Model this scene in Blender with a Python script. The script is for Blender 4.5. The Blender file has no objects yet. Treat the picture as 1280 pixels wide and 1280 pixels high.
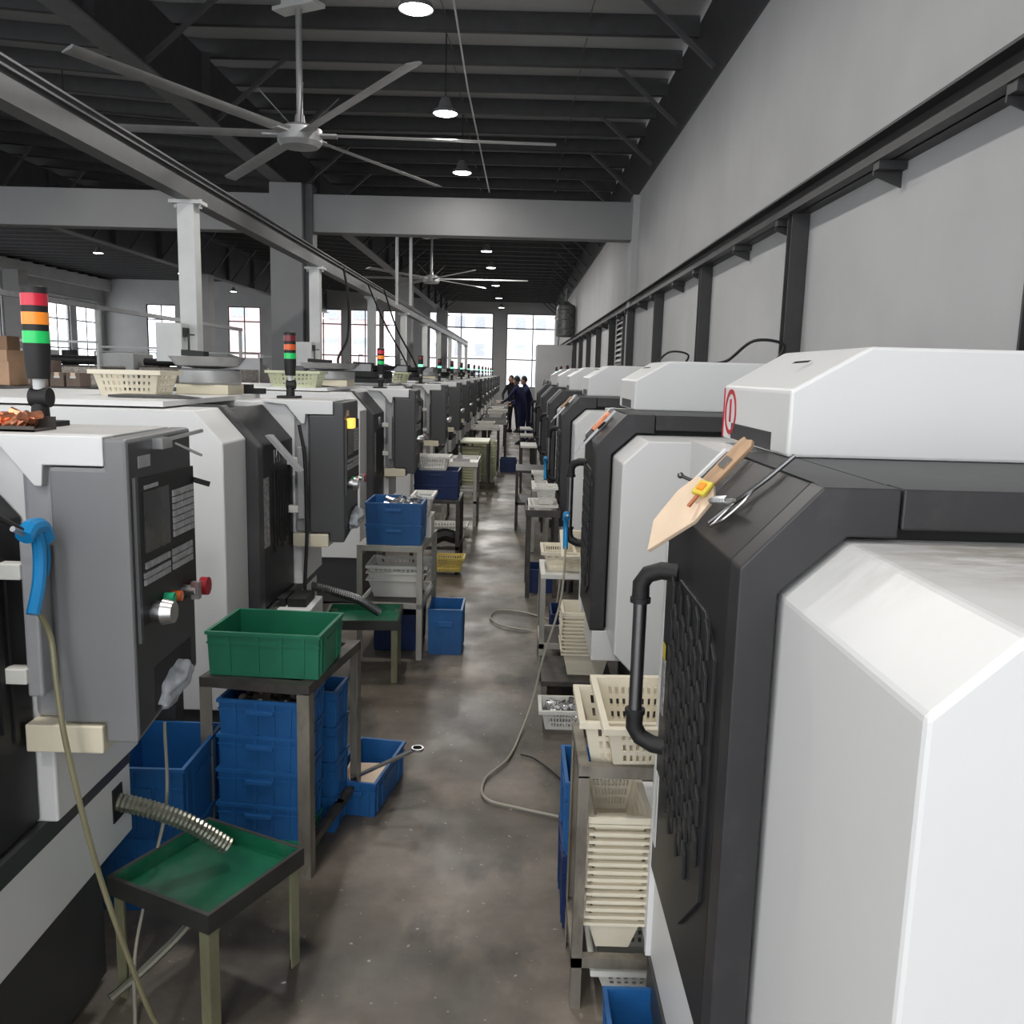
import bpy, bmesh, math, random
from mathutils import Vector, Matrix
random.seed(7)
S = bpy.context.scene
COL = S.collection
PI = math.pi

# ------------------------------------------------------------------ camera
F_PX, CAM_H = 1100.0, 1.8
PITCH, YAW, ROLL = math.radians(8.996), math.radians(0.177), math.radians(1.5)
cam_data = bpy.data.cameras.new('camera')
cam = bpy.data.objects.new('camera', cam_data); COL.objects.link(cam)
cam_data.sensor_width = 36.0; cam_data.lens = 36.0 * F_PX / 1280.0
cam_data.clip_start = 0.05; cam_data.clip_end = 400
cam.matrix_world = (Matrix.Translation((0, 0, CAM_H)) @ Matrix.Rotation(YAW, 4, 'Z')
                    @ Matrix.Rotation(PI / 2 - PITCH, 4, 'X') @ Matrix.Rotation(ROLL, 4, 'Z'))
S.camera = cam

# ------------------------------------------------------------------ light
world = bpy.data.worlds.new('overcast_sky'); S.world = world
world.use_nodes = True
bg = world.node_tree.nodes['Background']
bg.inputs[0].default_value = (0.93, 0.96, 1.0, 1); bg.inputs[1].default_value = 3.2
S.view_settings.view_transform = 'Standard'
S.view_settings.look = 'None'
S.view_settings.gamma = 1.0
S.view_settings.use_curve_mapping = False
S.view_settings.exposure = 0.0

# ------------------------------------------------------------------ materials
def new_mat(name):
    m = bpy.data.materials.new(name); m.use_nodes = True
    return m, m.node_tree, m.node_tree.nodes['Principled BSDF']

def mat(name, col, rough=0.5, metal=0.0, var=0.12, scale=6.0, bump=0.0, bscale=60.0, emit=0.0, spec=0.5,
        stretch=(1, 1, 1), dirt=None, dirt_amt=0.0, dirt_scale=2.0):
    m, nt, b = new_mat(name)
    N, L = nt.nodes, nt.links
    tc = N.new('ShaderNodeTexCoord'); mp = N.new('ShaderNodeMapping'); mp.inputs['Scale'].default_value = stretch
    L.new(tc.outputs['Object'], mp.inputs[0])
    nz = N.new('ShaderNodeTexNoise'); nz.inputs['Scale'].default_value = scale; nz.inputs['Detail'].default_value = 5
    L.new(mp.outputs[0], nz.inputs['Vector'])
    rp = N.new('ShaderNodeValToRGB')
    rp.color_ramp.elements[0].position = 0.3; rp.color_ramp.elements[1].position = 0.7
    rp.color_ramp.elements[0].color = [c * (1 - var) for c in col[:3]] + [1]
    rp.color_ramp.elements[1].color = [min(1, c * (1 + var)) for c in col[:3]] + [1]
    L.new(nz.outputs['Fac'], rp.inputs[0])
    out = rp.outputs[0]
    if dirt:
        n2 = N.new('ShaderNodeTexNoise'); n2.inputs['Scale'].default_value = dirt_scale; n2.inputs['Detail'].default_value = 8
        n2.inputs['Roughness'].default_value = 0.65
        L.new(mp.outputs[0], n2.inputs['Vector'])
        r2 = N.new('ShaderNodeValToRGB')
        r2.color_ramp.elements[0].position = 0.52; r2.color_ramp.elements[1].position = 0.72
        r2.color_ramp.elements[0].color = (0, 0, 0, 1); r2.color_ramp.elements[1].color = (dirt_amt,) * 3 + (1,)
        L.new(n2.outputs['Fac'], r2.inputs[0])
        mx = N.new('ShaderNodeMixRGB'); L.new(r2.outputs[0], mx.inputs[0]); L.new(out, mx.inputs[1])
        mx.inputs[2].default_value = tuple(dirt[:3]) + (1,)
        out = mx.outputs[0]
    L.new(out, b.inputs['Base Color'])
    b.inputs['Roughness'].default_value = rough; b.inputs['Metallic'].default_value = metal
    b.inputs['Specular IOR Level'].default_value = spec
    if bump:
        n3 = N.new('ShaderNodeTexNoise'); n3.inputs['Scale'].default_value = bscale
        L.new(mp.outputs[0], n3.inputs['Vector'])
        bp = N.new('ShaderNodeBump'); bp.inputs['Strength'].default_value = bump; bp.inputs['Distance'].default_value = 0.01
        L.new(n3.outputs['Fac'], bp.inputs['Height']); L.new(bp.outputs[0], b.inputs['Normal'])
    if emit:
        b.inputs['Emission Color'].default_value = tuple(col[:3]) + (1,); b.inputs['Emission Strength'].default_value = emit
    return m

M = {}
M['white'] = mat('white_paint', (0.74, 0.74, 0.73), 0.38, var=0.02, scale=3, dirt=(0.5, 0.47, 0.4), dirt_amt=0.12, dirt_scale=3)
M['cream'] = mat('cream_paint', (0.74, 0.68, 0.52), 0.45, var=0.05)
M['arm'] = mat('arm_metal', (0.5, 0.49, 0.48), 0.5, var=0.08, dirt=(0.3, 0.28, 0.25), dirt_amt=0.4)
M['charcoal'] = mat('charcoal_paint', (0.045, 0.045, 0.047), 0.42, var=0.12, scale=4, dirt=(0.11, 0.11, 0.11), dirt_amt=0.25)
M['panel1'] = mat('pale_panel_grey', (0.2, 0.2, 0.203), 0.45, var=0.06, scale=3)
M['panel'] = mat('panel_grey', (0.068, 0.068, 0.07), 0.45, var=0.06, scale=3)
M['panelface'] = mat('panel_face', (0.04, 0.04, 0.041), 0.45, var=0.08)
M['black'] = mat('black_gloss', (0.02, 0.02, 0.021), 0.45, spec=0.3, var=0.15, dirt=(0.07, 0.07, 0.07), dirt_amt=0.3)
M['blackm'] = mat('black_matt', (0.012, 0.012, 0.012), 0.6)
M['frame'] = mat('frame_black', (0.028, 0.027, 0.029), 0.45, var=0.1, dirt=(0.10, 0.10, 0.10), dirt_amt=0.3, dirt_scale=5)
M['grey'] = mat('grey_paint', (0.33, 0.33, 0.34), 0.45)
M['steel'] = mat('steel', (0.55, 0.55, 0.55), 0.3, metal=1.0, var=0.1)
M['dsteel'] = mat('dark_steel', (0.2, 0.2, 0.2), 0.4, metal=1.0, var=0.2)
M['rust'] = mat('worn_steel', (0.22, 0.2, 0.165), 0.55, metal=0.35, var=0.3, scale=14, dirt=(0.07, 0.045, 0.03), dirt_amt=0.8, dirt_scale=9, stretch=(1, 1, 0.35))
M['rustdark'] = mat('dark_worn_steel', (0.06, 0.055, 0.05), 0.5, metal=0.3, var=0.3, scale=14, dirt=(0.13, 0.1, 0.08), dirt_amt=0.6, dirt_scale=9)
M['oillegs'] = mat('oily_leg', (0.2, 0.2, 0.12), 0.5, var=0.25, scale=14, dirt=(0.06, 0.05, 0.03), dirt_amt=0.7, dirt_scale=7, stretch=(1, 1, 0.4))
M['palelegs'] = mat('pale_leg', (0.36, 0.35, 0.31), 0.5, var=0.2, scale=14, dirt=(0.13, 0.12, 0.1), dirt_amt=0.7, dirt_scale=7, stretch=(1, 1, 0.4))
M['greentray'] = mat('green_tray', (0.012, 0.13, 0.065), 0.25, var=0.2, dirt=(0.12, 0.25, 0.17), dirt_amt=0.4, dirt_scale=5)
M['darktray'] = mat('dark_tray_side', (0.03, 0.03, 0.026), 0.45, var=0.3)
M['blue'] = mat('blue_plastic', (0.014, 0.105, 0.30), 0.4, var=0.18, scale=8, dirt=(0.01, 0.03, 0.08), dirt_amt=0.5)
M['navy'] = mat('navy_plastic', (0.008, 0.025, 0.10), 0.4, var=0.18, scale=8)
M['green'] = mat('green_plastic', (0.015, 0.17, 0.09), 0.4, var=0.15, dirt=(0.01, 0.08, 0.05), dirt_amt=0.4)
M['ivory'] = mat('ivory_plastic', (0.74, 0.68, 0.54), 0.45, var=0.06, dirt=(0.5, 0.42, 0.3), dirt_amt=0.3, dirt_scale=6)
M['ivory2'] = mat('pale_plastic', (0.7, 0.69, 0.64), 0.45, var=0.06)
M['yellowish'] = mat('yellow_plastic', (0.6, 0.46, 0.12), 0.5, var=0.15)
M['limey'] = mat('pale_green_plastic', (0.6, 0.62, 0.42), 0.45, var=0.1)
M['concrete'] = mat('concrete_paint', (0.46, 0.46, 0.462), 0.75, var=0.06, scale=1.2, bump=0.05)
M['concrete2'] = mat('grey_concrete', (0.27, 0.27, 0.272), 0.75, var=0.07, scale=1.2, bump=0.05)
M['roof'] = mat('roof_deck', (0.42, 0.42, 0.425), 0.6, var=0.2, scale=0.7, stretch=(0.3, 1, 1))
M['purlin'] = mat('purlin_steel', (0.05, 0.05, 0.052), 0.55, var=0.15)
M['girder'] = mat('girder_steel', (0.055, 0.055, 0.058), 0.5, var=0.15)
M['flange'] = mat('flange_steel', (0.14, 0.14, 0.145), 0.5, var=0.1)
M['rail'] = mat('rail_steel', (0.085, 0.085, 0.088), 0.42, var=0.1)
M['ledge'] = mat('ledge_steel', (0.035, 0.035, 0.036), 0.5, var=0.15)
M['post'] = mat('pale_post', (0.62, 0.63, 0.62), 0.5, var=0.05)
M['fan'] = mat('fan_alloy', (0.36, 0.36, 0.36), 0.4, metal=0.4, var=0.1)
M['winframe'] = mat('window_frame', (0.05, 0.05, 0.055), 0.4)
M['red'] = mat('red_lens', (0.55, 0.015, 0.04), 0.3, emit=0.12)
M['amber'] = mat('amber_lens', (0.85, 0.25, 0.02), 0.3, emit=0.25)
M['greenlens'] = mat('green_lens', (0.01, 0.55, 0.12), 0.3, emit=0.15)
M['greenlit'] = mat('green_lens_lit', (0.25, 0.9, 0.6), 0.3, emit=1.0)
M['darkred'] = mat('dark_red_lens', (0.18, 0.012, 0.02), 0.3)
M['estop'] = mat('red_plastic', (0.35, 0.01, 0.02), 0.3)
M['orangeb'] = mat('orange_button', (0.7, 0.12, 0.02), 0.3)
M['greenb'] = mat('green_button', (0.02, 0.4, 0.2), 0.3)
M['amberlit'] = mat('amber_lamp', (1.0, 0.5, 0.08), 0.3, emit=1.5)
M['screen'] = mat('dark_screen', (0.05, 0.05, 0.05), 0.18, var=0.5, scale=14, stretch=(1, 1, 0.5))
M['keys'] = mat('key_grey', (0.36, 0.36, 0.36), 0.5, var=0.15, scale=40)
M['cyan'] = mat('blue_gun', (0.012, 0.24, 0.55), 0.3, var=0.1)
M['hose'] = mat('olive_hose', (0.24, 0.22, 0.13), 0.4, var=0.2)
M['hosepale'] = mat('pale_hose', (0.33, 0.31, 0.25), 0.4, var=0.15)
M['cable'] = mat('black_cable', (0.015, 0.015, 0.015), 0.5)
M['flex'] = mat('flex_metal', (0.34, 0.34, 0.28), 0.33, metal=0.8, var=0.15)
M['copper'] = mat('copper', (0.75, 0.3, 0.17), 0.3, metal=0.9, var=0.2, scale=30)
M['wood'] = mat('worn_wood', (0.42, 0.27, 0.16), 0.6, var=0.25, scale=10, stretch=(1, 4, 1))
M['palewood'] = mat('pale_wood', (0.75, 0.58, 0.42), 0.6, var=0.1, scale=8)
M['card'] = mat('cardboard', (0.36, 0.22, 0.13), 0.8, var=0.12)
M['cardd'] = mat('dark_cardboard', (0.16, 0.12, 0.095), 0.8, var=0.15)
M['cardl'] = mat('light_cardboard', (0.6, 0.38, 0.24), 0.8, var=0.1)
M['rag'] = mat('grey_rag', (0.33, 0.35, 0.37), 0.9, var=0.25, scale=20, bump=0.4, bscale=40)
M['parts'] = mat('metal_parts', (0.6, 0.6, 0.6), 0.25, metal=0.9, var=0.3, scale=30)
M['bolts'] = mat('dark_parts', (0.16, 0.14, 0.12), 0.35, metal=0.7, var=0.4, scale=30)
M['paper'] = mat('paper', (0.7, 0.7, 0.68), 0.8, var=0.05)
M['label'] = mat('label_print', (0.35, 0.34, 0.33), 0.6, var=0.5, scale=60)
M['yellow'] = mat('yellow_label', (0.7, 0.55, 0.06), 0.5)
M['signred'] = mat('sign_red', (0.45, 0.015, 0.03), 0.5)
M['tank'] = mat('tank_steel', (0.13, 0.13, 0.13), 0.5, metal=0.4, var=0.5, scale=9)
M['navycloth'] = mat('navy_overalls', (0.008, 0.012, 0.06), 0.85, var=0.25, scale=12, bump=0.2, bscale=25)
M['darkcloth'] = mat('dark_clothes', (0.012, 0.012, 0.016), 0.85, var=0.2)
M['skin'] = mat('skin', (0.42, 0.24, 0.17), 0.55, var=0.06)
M['hair'] = mat('black_hair', (0.008, 0.007, 0.007), 0.6)
M['lamp'] = mat('lamp_diffuser', (1, 0.98, 0.95), 0.4, var=0.0, emit=14)
M['facade'] = mat('pale_facade', (0.82, 0.82, 0.83), 0.8, var=0.03)
M['pinkfacade'] = mat('pink_facade', (0.72, 0.52, 0.52), 0.8, var=0.05)
M['facadewin'] = mat('facade_window', (0.45, 0.48, 0.52), 0.3)
M['ground'] = mat('outside_ground', (0.4, 0.4, 0.38), 0.9)

def glass_mat():
    m, nt, b = new_mat('window_glass')
    N, L = nt.nodes, nt.links
    t = N.new('ShaderNodeBsdfTransparent'); g = N.new('ShaderNodeBsdfGlossy'); g.inputs['Roughness'].default_value = 0.05
    mx = N.new('ShaderNodeMixShader'); mx.inputs[0].default_value = 0.06
    L.new(t.outputs[0], mx.inputs[1]); L.new(g.outputs[0], mx.inputs[2])
    L.new(mx.outputs[0], N['Material Output'].inputs[0])
    return m
M['glass'] = glass_mat()
def stained_white(center, radius):
    m = M['white'].copy(); m.name = 'stained_white_paint'; nt = m.node_tree; N, L = nt.nodes, nt.links
    b = N['Principled BSDF']; src = b.inputs['Base Color'].links[0].from_socket
    tc = N.new('ShaderNodeTexCoord'); vd = N.new('ShaderNodeVectorMath'); vd.operation = 'DISTANCE'
    L.new(tc.outputs['Object'], vd.inputs[0]); vd.inputs[1].default_value = center
    nz = N.new('ShaderNodeTexNoise'); nz.inputs['Scale'].default_value = 9; nz.inputs['Detail'].default_value = 9; nz.inputs['Roughness'].default_value = 0.7
    mp = N.new('ShaderNodeMapping'); mp.inputs['Scale'].default_value = (1, 2.4, 1); L.new(tc.outputs['Object'], mp.inputs[0]); L.new(mp.outputs[0], nz.inputs['Vector'])
    mr = N.new('ShaderNodeMapRange'); mr.inputs[1].default_value = 0.0; mr.inputs[2].default_value = radius; mr.inputs[3].default_value = 0.75; mr.inputs[4].default_value = 0.0
    L.new(vd.outputs['Value'], mr.inputs[0])
    rp = N.new('ShaderNodeValToRGB'); rp.color_ramp.elements[0].position = 0.36; rp.color_ramp.elements[1].position = 0.6; L.new(nz.outputs['Fac'], rp.inputs[0])
    mu = N.new('ShaderNodeMath'); mu.operation = 'MULTIPLY'; L.new(rp.outputs[0], mu.inputs[0]); L.new(mr.outputs[0], mu.inputs[1])
    mx = N.new('ShaderNodeMixRGB'); L.new(mu.outputs[0], mx.inputs[0]); L.new(src, mx.inputs[1]); mx.inputs[2].default_value = (0.24, 0.19, 0.13, 1)
    L.new(mx.outputs[0], b.inputs['Base Color'])
    return m
M['stained'] = stained_white((0.43, -0.1, 1.52), 0.36)

def floor_mat():
    m, nt, b = new_mat('stained_concrete_floor')
    N, L = nt.nodes, nt.links
    tc = N.new('ShaderNodeTexCoord')
    def noise(s, d=8, r=0.6, st=(1, 1, 1)):
        mp = N.new('ShaderNodeMapping'); mp.inputs['Scale'].default_value = st; L.new(tc.outputs['Object'], mp.inputs[0])
        n = N.new('ShaderNodeTexNoise'); n.inputs['Scale'].default_value = s; n.inputs['Detail'].default_value = d
        n.inputs['Roughness'].default_value = r; L.new(mp.outputs[0], n.inputs['Vector']); return n.outputs['Fac']
    def ramp(src, stops):
        r = N.new('ShaderNodeValToRGB'); e = r.color_ramp.elements
        while len(e) < len(stops): e.new(0.5)
        for i, (p, c) in enumerate(stops): e[i].position = p; e[i].color = tuple(c) + (1,)
        L.new(src, r.inputs[0]); return r.outputs[0]
    base = ramp(noise(1.3), [(0.32, (0.062, 0.052, 0.041)), (0.5, (0.125, 0.105, 0.083)), (0.68, (0.27, 0.23, 0.185))])
    dark = ramp(noise(2.6, 6, 0.55, (1, 0.6, 1)), [(0.5, (0, 0, 0)), (0.66, (1, 1, 1))])
    mx = N.new('ShaderNodeMixRGB'); L.new(dark, mx.inputs[0]); L.new(base, mx.inputs[1]); mx.inputs[2].default_value = (0.042, 0.036, 0.03, 1)
    speck = ramp(noise(38, 2, 0.5), [(0.70, (0, 0, 0)), (0.74, (1, 1, 1))])
    m2 = N.new('ShaderNodeMixRGB'); L.new(speck, m2.inputs[0]); L.new(mx.outputs[0], m2.inputs[1]); m2.inputs[2].default_value = (0.3, 0.28, 0.25, 1)
    L.new(m2.outputs[0], b.inputs['Base Color'])
    rr = ramp(noise(1.9), [(0.35, (0.33,) * 3), (0.65, (0.58,) * 3)])
    L.new(rr, b.inputs['Roughness'])
    b.inputs['Specular IOR Level'].default_value = 0.45
    bp = N.new('ShaderNodeBump'); bp.inputs['Strength'].default_value = 0.06; bp.inputs['Distance'].default_value = 0.01
    L.new(noise(25), bp.inputs['Height']); L.new(bp.outputs[0], b.inputs['Normal'])
    return m
M['floor'] = floor_mat()

# ------------------------------------------------------------------ mesh builder
class MB:
    def __init__(s): s.v, s.f = [], []
    def add(s, vs, fs):
        o = len(s.v); s.v += [tuple(p) for p in vs]; s.f += [tuple(i + o for i in f) for f in fs]; return s
    def box(s, x0, x1, y0, y1, z0, z1):
        return s.add([(x0, y0, z0), (x1, y0, z0), (x1, y1, z0), (x0, y1, z0), (x0, y0, z1), (x1, y0, z1), (x1, y1, z1), (x0, y1, z1)],
                     [(0, 3, 2, 1), (4, 5, 6, 7), (0, 1, 5, 4), (1, 2, 6, 5), (2, 3, 7, 6), (3, 0, 4, 7)])
    def bar(s, a, b, w, h=None, up=(0, 0, 1)):
        h = h or w; a, b = Vector(a), Vector(b); d = (b - a).normalized(); u = Vector(up)
        if abs(d.dot(u)) > 0.98: u = Vector((1, 0, 0))
        r = d.cross(u).normalized(); u = r.cross(d)
        vs = [p + r * sx * w / 2 + u * sz * h / 2 for p in (a, b) for sx, sz in ((-1, -1), (1, -1), (1, 1), (-1, 1))]
        return s.add(vs, [(0, 1, 2, 3), (7, 6, 5, 4), (0, 4, 5, 1), (1, 5, 6, 2), (2, 6, 7, 3), (3, 7, 4, 0)])
    def prism(s, poly, a0, a1, axis='y', poly2=None):
        n = len(poly); poly2 = poly2 or poly
        def p3(p, a): return {'y': (p[0], a, p[1]), 'x': (a, p[0], p[1]), 'z': (p[0], p[1], a)}[axis]
        vs = [p3(p, a0) for p in poly] + [p3(p, a1) for p in poly2]
        fs = [tuple(range(n))[::-1], tuple(range(n, 2 * n))] + [(i, (i + 1) % n, n + (i + 1) % n, n + i) for i in range(n)]
        return s.add(vs, fs)
    def cyl(s, a, b, r, n=16, r2=None):
        r2 = r if r2 is None else r2
        a, b = Vector(a), Vector(b); d = (b - a).normalized(); u = Vector((0, 0, 1)) if abs(d.z) < 0.9 else Vector((1, 0, 0))
        x = d.cross(u).normalized(); y = d.cross(x)
        vs = [p + (x * math.cos(2 * PI * i / n) + y * math.sin(2 * PI * i / n)) * q for p, q in ((a, r), (b, r2)) for i in range(n)]
        return s.add(vs, [tuple(range(n)), tuple(range(n, 2 * n))[::-1]] + [(i, n + i, n + (i + 1) % n, (i + 1) % n) for i in range(n)])
    def tube(s, pts, r, n=8, rf=None):
        pts = [Vector(p) for p in pts]; k = len(pts); rings = []; x = None
        for i, p in enumerate(pts):
            d = (pts[min(i + 1, k - 1)] - pts[max(i - 1, 0)]).normalized()
            if x is None:
                u = Vector((0, 0, 1)) if abs(d.z) < 0.9 else Vector((1, 0, 0)); x = d.cross(u).normalized()
            else: x = (x - d * x.dot(d)).normalized()
            y = d.cross(x); q = r if rf is None else rf(i)
            rings.append([p + (x * math.cos(2 * PI * j / n) + y * math.sin(2 * PI * j / n)) * q for j in range(n)])
        vs = [v for R in rings for v in R]
        fs = [(i * n + j, i * n + (j + 1) % n, (i + 1) * n + (j + 1) % n, (i + 1) * n + j) for i in range(k - 1) for j in range(n)]
        return s.add(vs, fs + [tuple(range(n))[::-1], tuple(range((k - 1) * n, k * n))])
    def lathe(s, prof, n=24, c=(0, 0, 0)):
        k = len(prof)
        vs = [(c[0] + r * math.cos(2 * PI * j / n), c[1] + r * math.sin(2 * PI * j / n), c[2] + z) for r, z in prof for j in range(n)]
        fs = [(i * n + j, i * n + (j + 1) % n, (i + 1) * n + (j + 1) % n, (i + 1) * n + j) for i in range(k - 1) for j in range(n)]
        return s.add(vs, fs + [tuple(range(n))[::-1], tuple(range((k - 1) * n, k * n))])
    def xf(s, mtx):
        s.v = [tuple(mtx @ Vector(p)) for p in s.v]; return s
    def build(s, name, material, parent=None, smooth=False, bevel=0.0, solid=0.0, fix=True):
        me = bpy.data.meshes.new(name); me.from_pydata(s.v, [], s.f)
        if fix:
            bm = bmesh.new(); bm.from_mesh(me); bmesh.ops.recalc_face_normals(bm, faces=bm.faces); bm.to_mesh(me); bm.free()
        me.materials.append(M[material] if isinstance(material, str) else material)
        o = bpy.data.objects.new(name, me); COL.objects.link(o)
        if smooth:
            for p in me.polygons: p.use_smooth = True
            if hasattr(me, 'set_sharp_from_angle'): me.set_sharp_from_angle(angle=math.radians(35))
        if solid:
            q = o.modifiers.new('thick', 'SOLIDIFY'); q.thickness = solid; q.offset = 0
        if bevel:
            q = o.modifiers.new('bevel', 'BEVEL'); q.width = bevel; q.segments = 2; q.limit_method = 'ANGLE'
        if parent: o.parent = parent
        return o

def tag(o, label, cat=None, group=None, kind=None):
    o['label'] = label
    if cat: o['category'] = cat
    if group: o['group'] = group
    if kind: o['kind'] = kind
    return o
def thing(name, label, cat, loc=(0, 0, 0), rz=0.0, group=None):
    o = bpy.data.objects.new(name, None); COL.objects.link(o); o.empty_display_size = 0.1
    o.location = loc; o.rotation_euler = (0, 0, rz)
    return tag(o, label, cat, group)
def struct(o, label=None):
    o['kind'] = 'structure'
    if label: o['label'] = label
    return o
def dup(root, loc, rz=None, label=None, group=None, skip=()):
    r = root.copy(); COL.objects.link(r); r.location = loc
    if rz is not None: r.rotation_euler = (0, 0, rz)
    if label: r['label'] = label
    if group: r['group'] = group
    for ch in list(root.children):
        if ch.name.split('.')[0] in skip: continue
        c = ch.copy(); COL.objects.link(c); c.parent = r
        for g in ch.children:
            d = g.copy(); COL.objects.link(d); d.parent = c
    return r
def smooth_path(pts, k=8):
    pts = [Vector(p) for p in pts]; out = []
    P = [pts[0] * 2 - pts[1]] + pts + [pts[-1] * 2 - pts[-2]]
    for i in range(1, len(P) - 2):
        a, b, c, d = P[i - 1:i + 3]
        for j in range(k):
            t = j / k
            out.append(0.5 * ((2 * b) + (c - a) * t + (2 * a - 5 * b + 4 * c - d) * t * t + (3 * b - a - 3 * c + d) * t ** 3))
    return out + [pts[-1]]
def text_mesh(txt, size, depth=0.002):
    cu = bpy.data.curves.new('lettering', 'FONT'); cu.body = txt; cu.size = size; cu.extrude = depth; cu.align_x = 'CENTER'; cu.align_y = 'CENTER'
    o = bpy.data.objects.new('lettering', cu); COL.objects.link(o)
    bpy.context.view_layer.update()
    me = bpy.data.meshes.new_from_object(o.evaluated_get(bpy.context.evaluated_depsgraph_get()))
    bpy.data.objects.remove(o)
    return me
def lettering(txt, size, material, parent, loc, rot, name='lettering', depth=0.002):
    me = text_mesh(txt, size, depth); me.materials.clear(); me.materials.append(M[material])
    o = bpy.data.objects.new(name, me); COL.objects.link(o); o.parent = parent; o.location = loc; o.rotation_euler = rot
    return o

# ================================================================== SETTING
XW, XLW, YF, YB = 2.1, -25.0, 54.0, -5.0
def roof_z(x): return 6.15 + 0.065 * max(0.0, -4.35 - max(x, -16.0))
fl = struct(MB().box(XLW - 0.3, XW + 0.3, YB, YF + 0.3, -0.1, 0).build('floor', 'floor'), 'stained grey concrete factory floor')
wr = struct(MB().box(XW, XW + 0.25, YB, YF, 0, 5.08).build('wall_right', 'concrete'), 'plain light grey painted wall')
# steel web above the right wall
MB().box(XW + 0.02, XW + 0.12, YB, YF, 5.08, 6.1).build('eaves_web', 'girder', wr)
b = MB().box(XW - 0.03, XW + 0.02, YB, YF, 5.05, 5.1)
b.build('eaves_cap', 'girder', wr)

# roof deck: two sloping planes with thickness
ro = MB()
xs = [XW + 0.3, -4.35, -16.0, XLW - 0.3]
for xa, xb in zip(xs, xs[1:]):
    ro.prism([(xa, roof_z(xa)), (xb, roof_z(xb)), (xb, roof_z(xb) + 0.1), (xa, roof_z(xa) + 0.1)], YB, YF + 0.3)
ceiling = struct(ro.build('ceiling', 'roof'), 'dark sheet metal roof deck on steel purlins')
pm = None
k = 0; y = YB + 0.3
while y < YF - 0.3:
    if pm is None:
        b = MB()
        for (xa, xb) in ((XW, -4.35), (-4.35, -16.0), (-16.0, XLW)):
            za, zb = roof_z(xa), roof_z(xb)
            b.prism([(xa, za - 0.24), (xb, zb - 0.24), (xb, zb - 0.005), (xa, za - 0.005)], -0.012, 0.012)
            b.prism([(xa, za - 0.24), (xb, zb - 0.24), (xb, zb - 0.222), (xa, za - 0.222)], -0.012, 0.075)
        p = b.build('purlin', 'purlin', ceiling); pm = p.data
    else:
        p = bpy.data.objects.new('purlin', pm); COL.objects.link(p); p.parent = ceiling
    p.location = (0, y, 0); k += 1; y += 1.16
# knee braces from purlins down to the right wall
bm_ = None
for i in range(22):
    yy = YB + 0.3 + 1.16 * (2 * i + 9) + 0.03
    if yy > YF - 1: break
    if bm_ is None:
        o = MB().bar((XW - 0.9, 0, roof_z(XW - 0.9) - 0.2), (XW - 0.02, 0, 5.2), 0.05).build('knee_brace', 'girder', ceiling); bm_ = o.data
    else:
        o = bpy.data.objects.new('knee_brace', bm_); COL.objects.link(o); o.parent = ceiling
    o.location = (0, yy, 0)
# sag rods
for i, (xx) in enumerate((0.75, -1.0)):
    b = MB()
    for j in range(18):
        y0 = 6.0 + j * 1.16
        b.cyl((xx, y0, roof_z(xx) - 0.2), (xx, y0 + 1.16, roof_z(xx) - 0.03), 0.008, 6)
    b.build('sag_rod', 'flange', ceiling)

# longitudinal girders
def girder(xg, n):
    zt = roof_z(xg) - 0.24
    b = MB().box(xg - 0.012, xg + 0.012, YB, YF, 5.08, zt)
    g = struct(b.build('trim_%d' % n, 'girder'), 'long dark steel roof girder')
    MB().box(xg - 0.14, xg + 0.14, YB, YF, 5.05, 5.08).build('bottom_flange', 'flange', g)
    me = None; yy = YB + 1
    while yy < YF:
        if me is None:
            o = MB().box(xg - 0.13, xg + 0.13, -0.01, 0.01, 5.08, zt).build('stiffener', 'girder', g); me = o.data
        else:
            o = bpy.data.objects.new('stiffener', me); COL.objects.link(o); o.parent = g
        o.location = (0, yy, 0); yy += 3.3
    me = None; yy = YB + 1.5
    while yy < YF - 2:
        if me is None:
            o = MB().bar((xg + 0.1, 0, 5.1), (xg + 1.1, 0, roof_z(xg + 1.1) - 0.2), 0.05).build('fly_brace', 'girder', g); me = o.data
        else:
            o = bpy.data.objects.new('fly_brace', me); COL.objects.link(o); o.parent = g
        o.location = (0, yy, 0); yy += 2.32
    return g
girder(-4.35, 1); girder(-11.6, 2)

# concrete cross beam and columns
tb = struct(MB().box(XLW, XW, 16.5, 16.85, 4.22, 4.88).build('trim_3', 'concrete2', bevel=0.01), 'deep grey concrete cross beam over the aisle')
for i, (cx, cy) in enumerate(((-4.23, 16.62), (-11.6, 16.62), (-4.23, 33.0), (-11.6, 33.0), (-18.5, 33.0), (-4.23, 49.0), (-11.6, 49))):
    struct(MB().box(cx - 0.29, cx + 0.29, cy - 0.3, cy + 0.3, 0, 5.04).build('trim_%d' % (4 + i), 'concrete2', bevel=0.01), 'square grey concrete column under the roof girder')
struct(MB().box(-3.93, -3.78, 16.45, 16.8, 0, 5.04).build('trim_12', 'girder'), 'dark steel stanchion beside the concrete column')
struct(MB().box(XW - 0.12, XW, 16.45, 16.85, 0, 5.0).build('trim_13', 'concrete'), 'concrete pilaster on the right wall')

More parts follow.
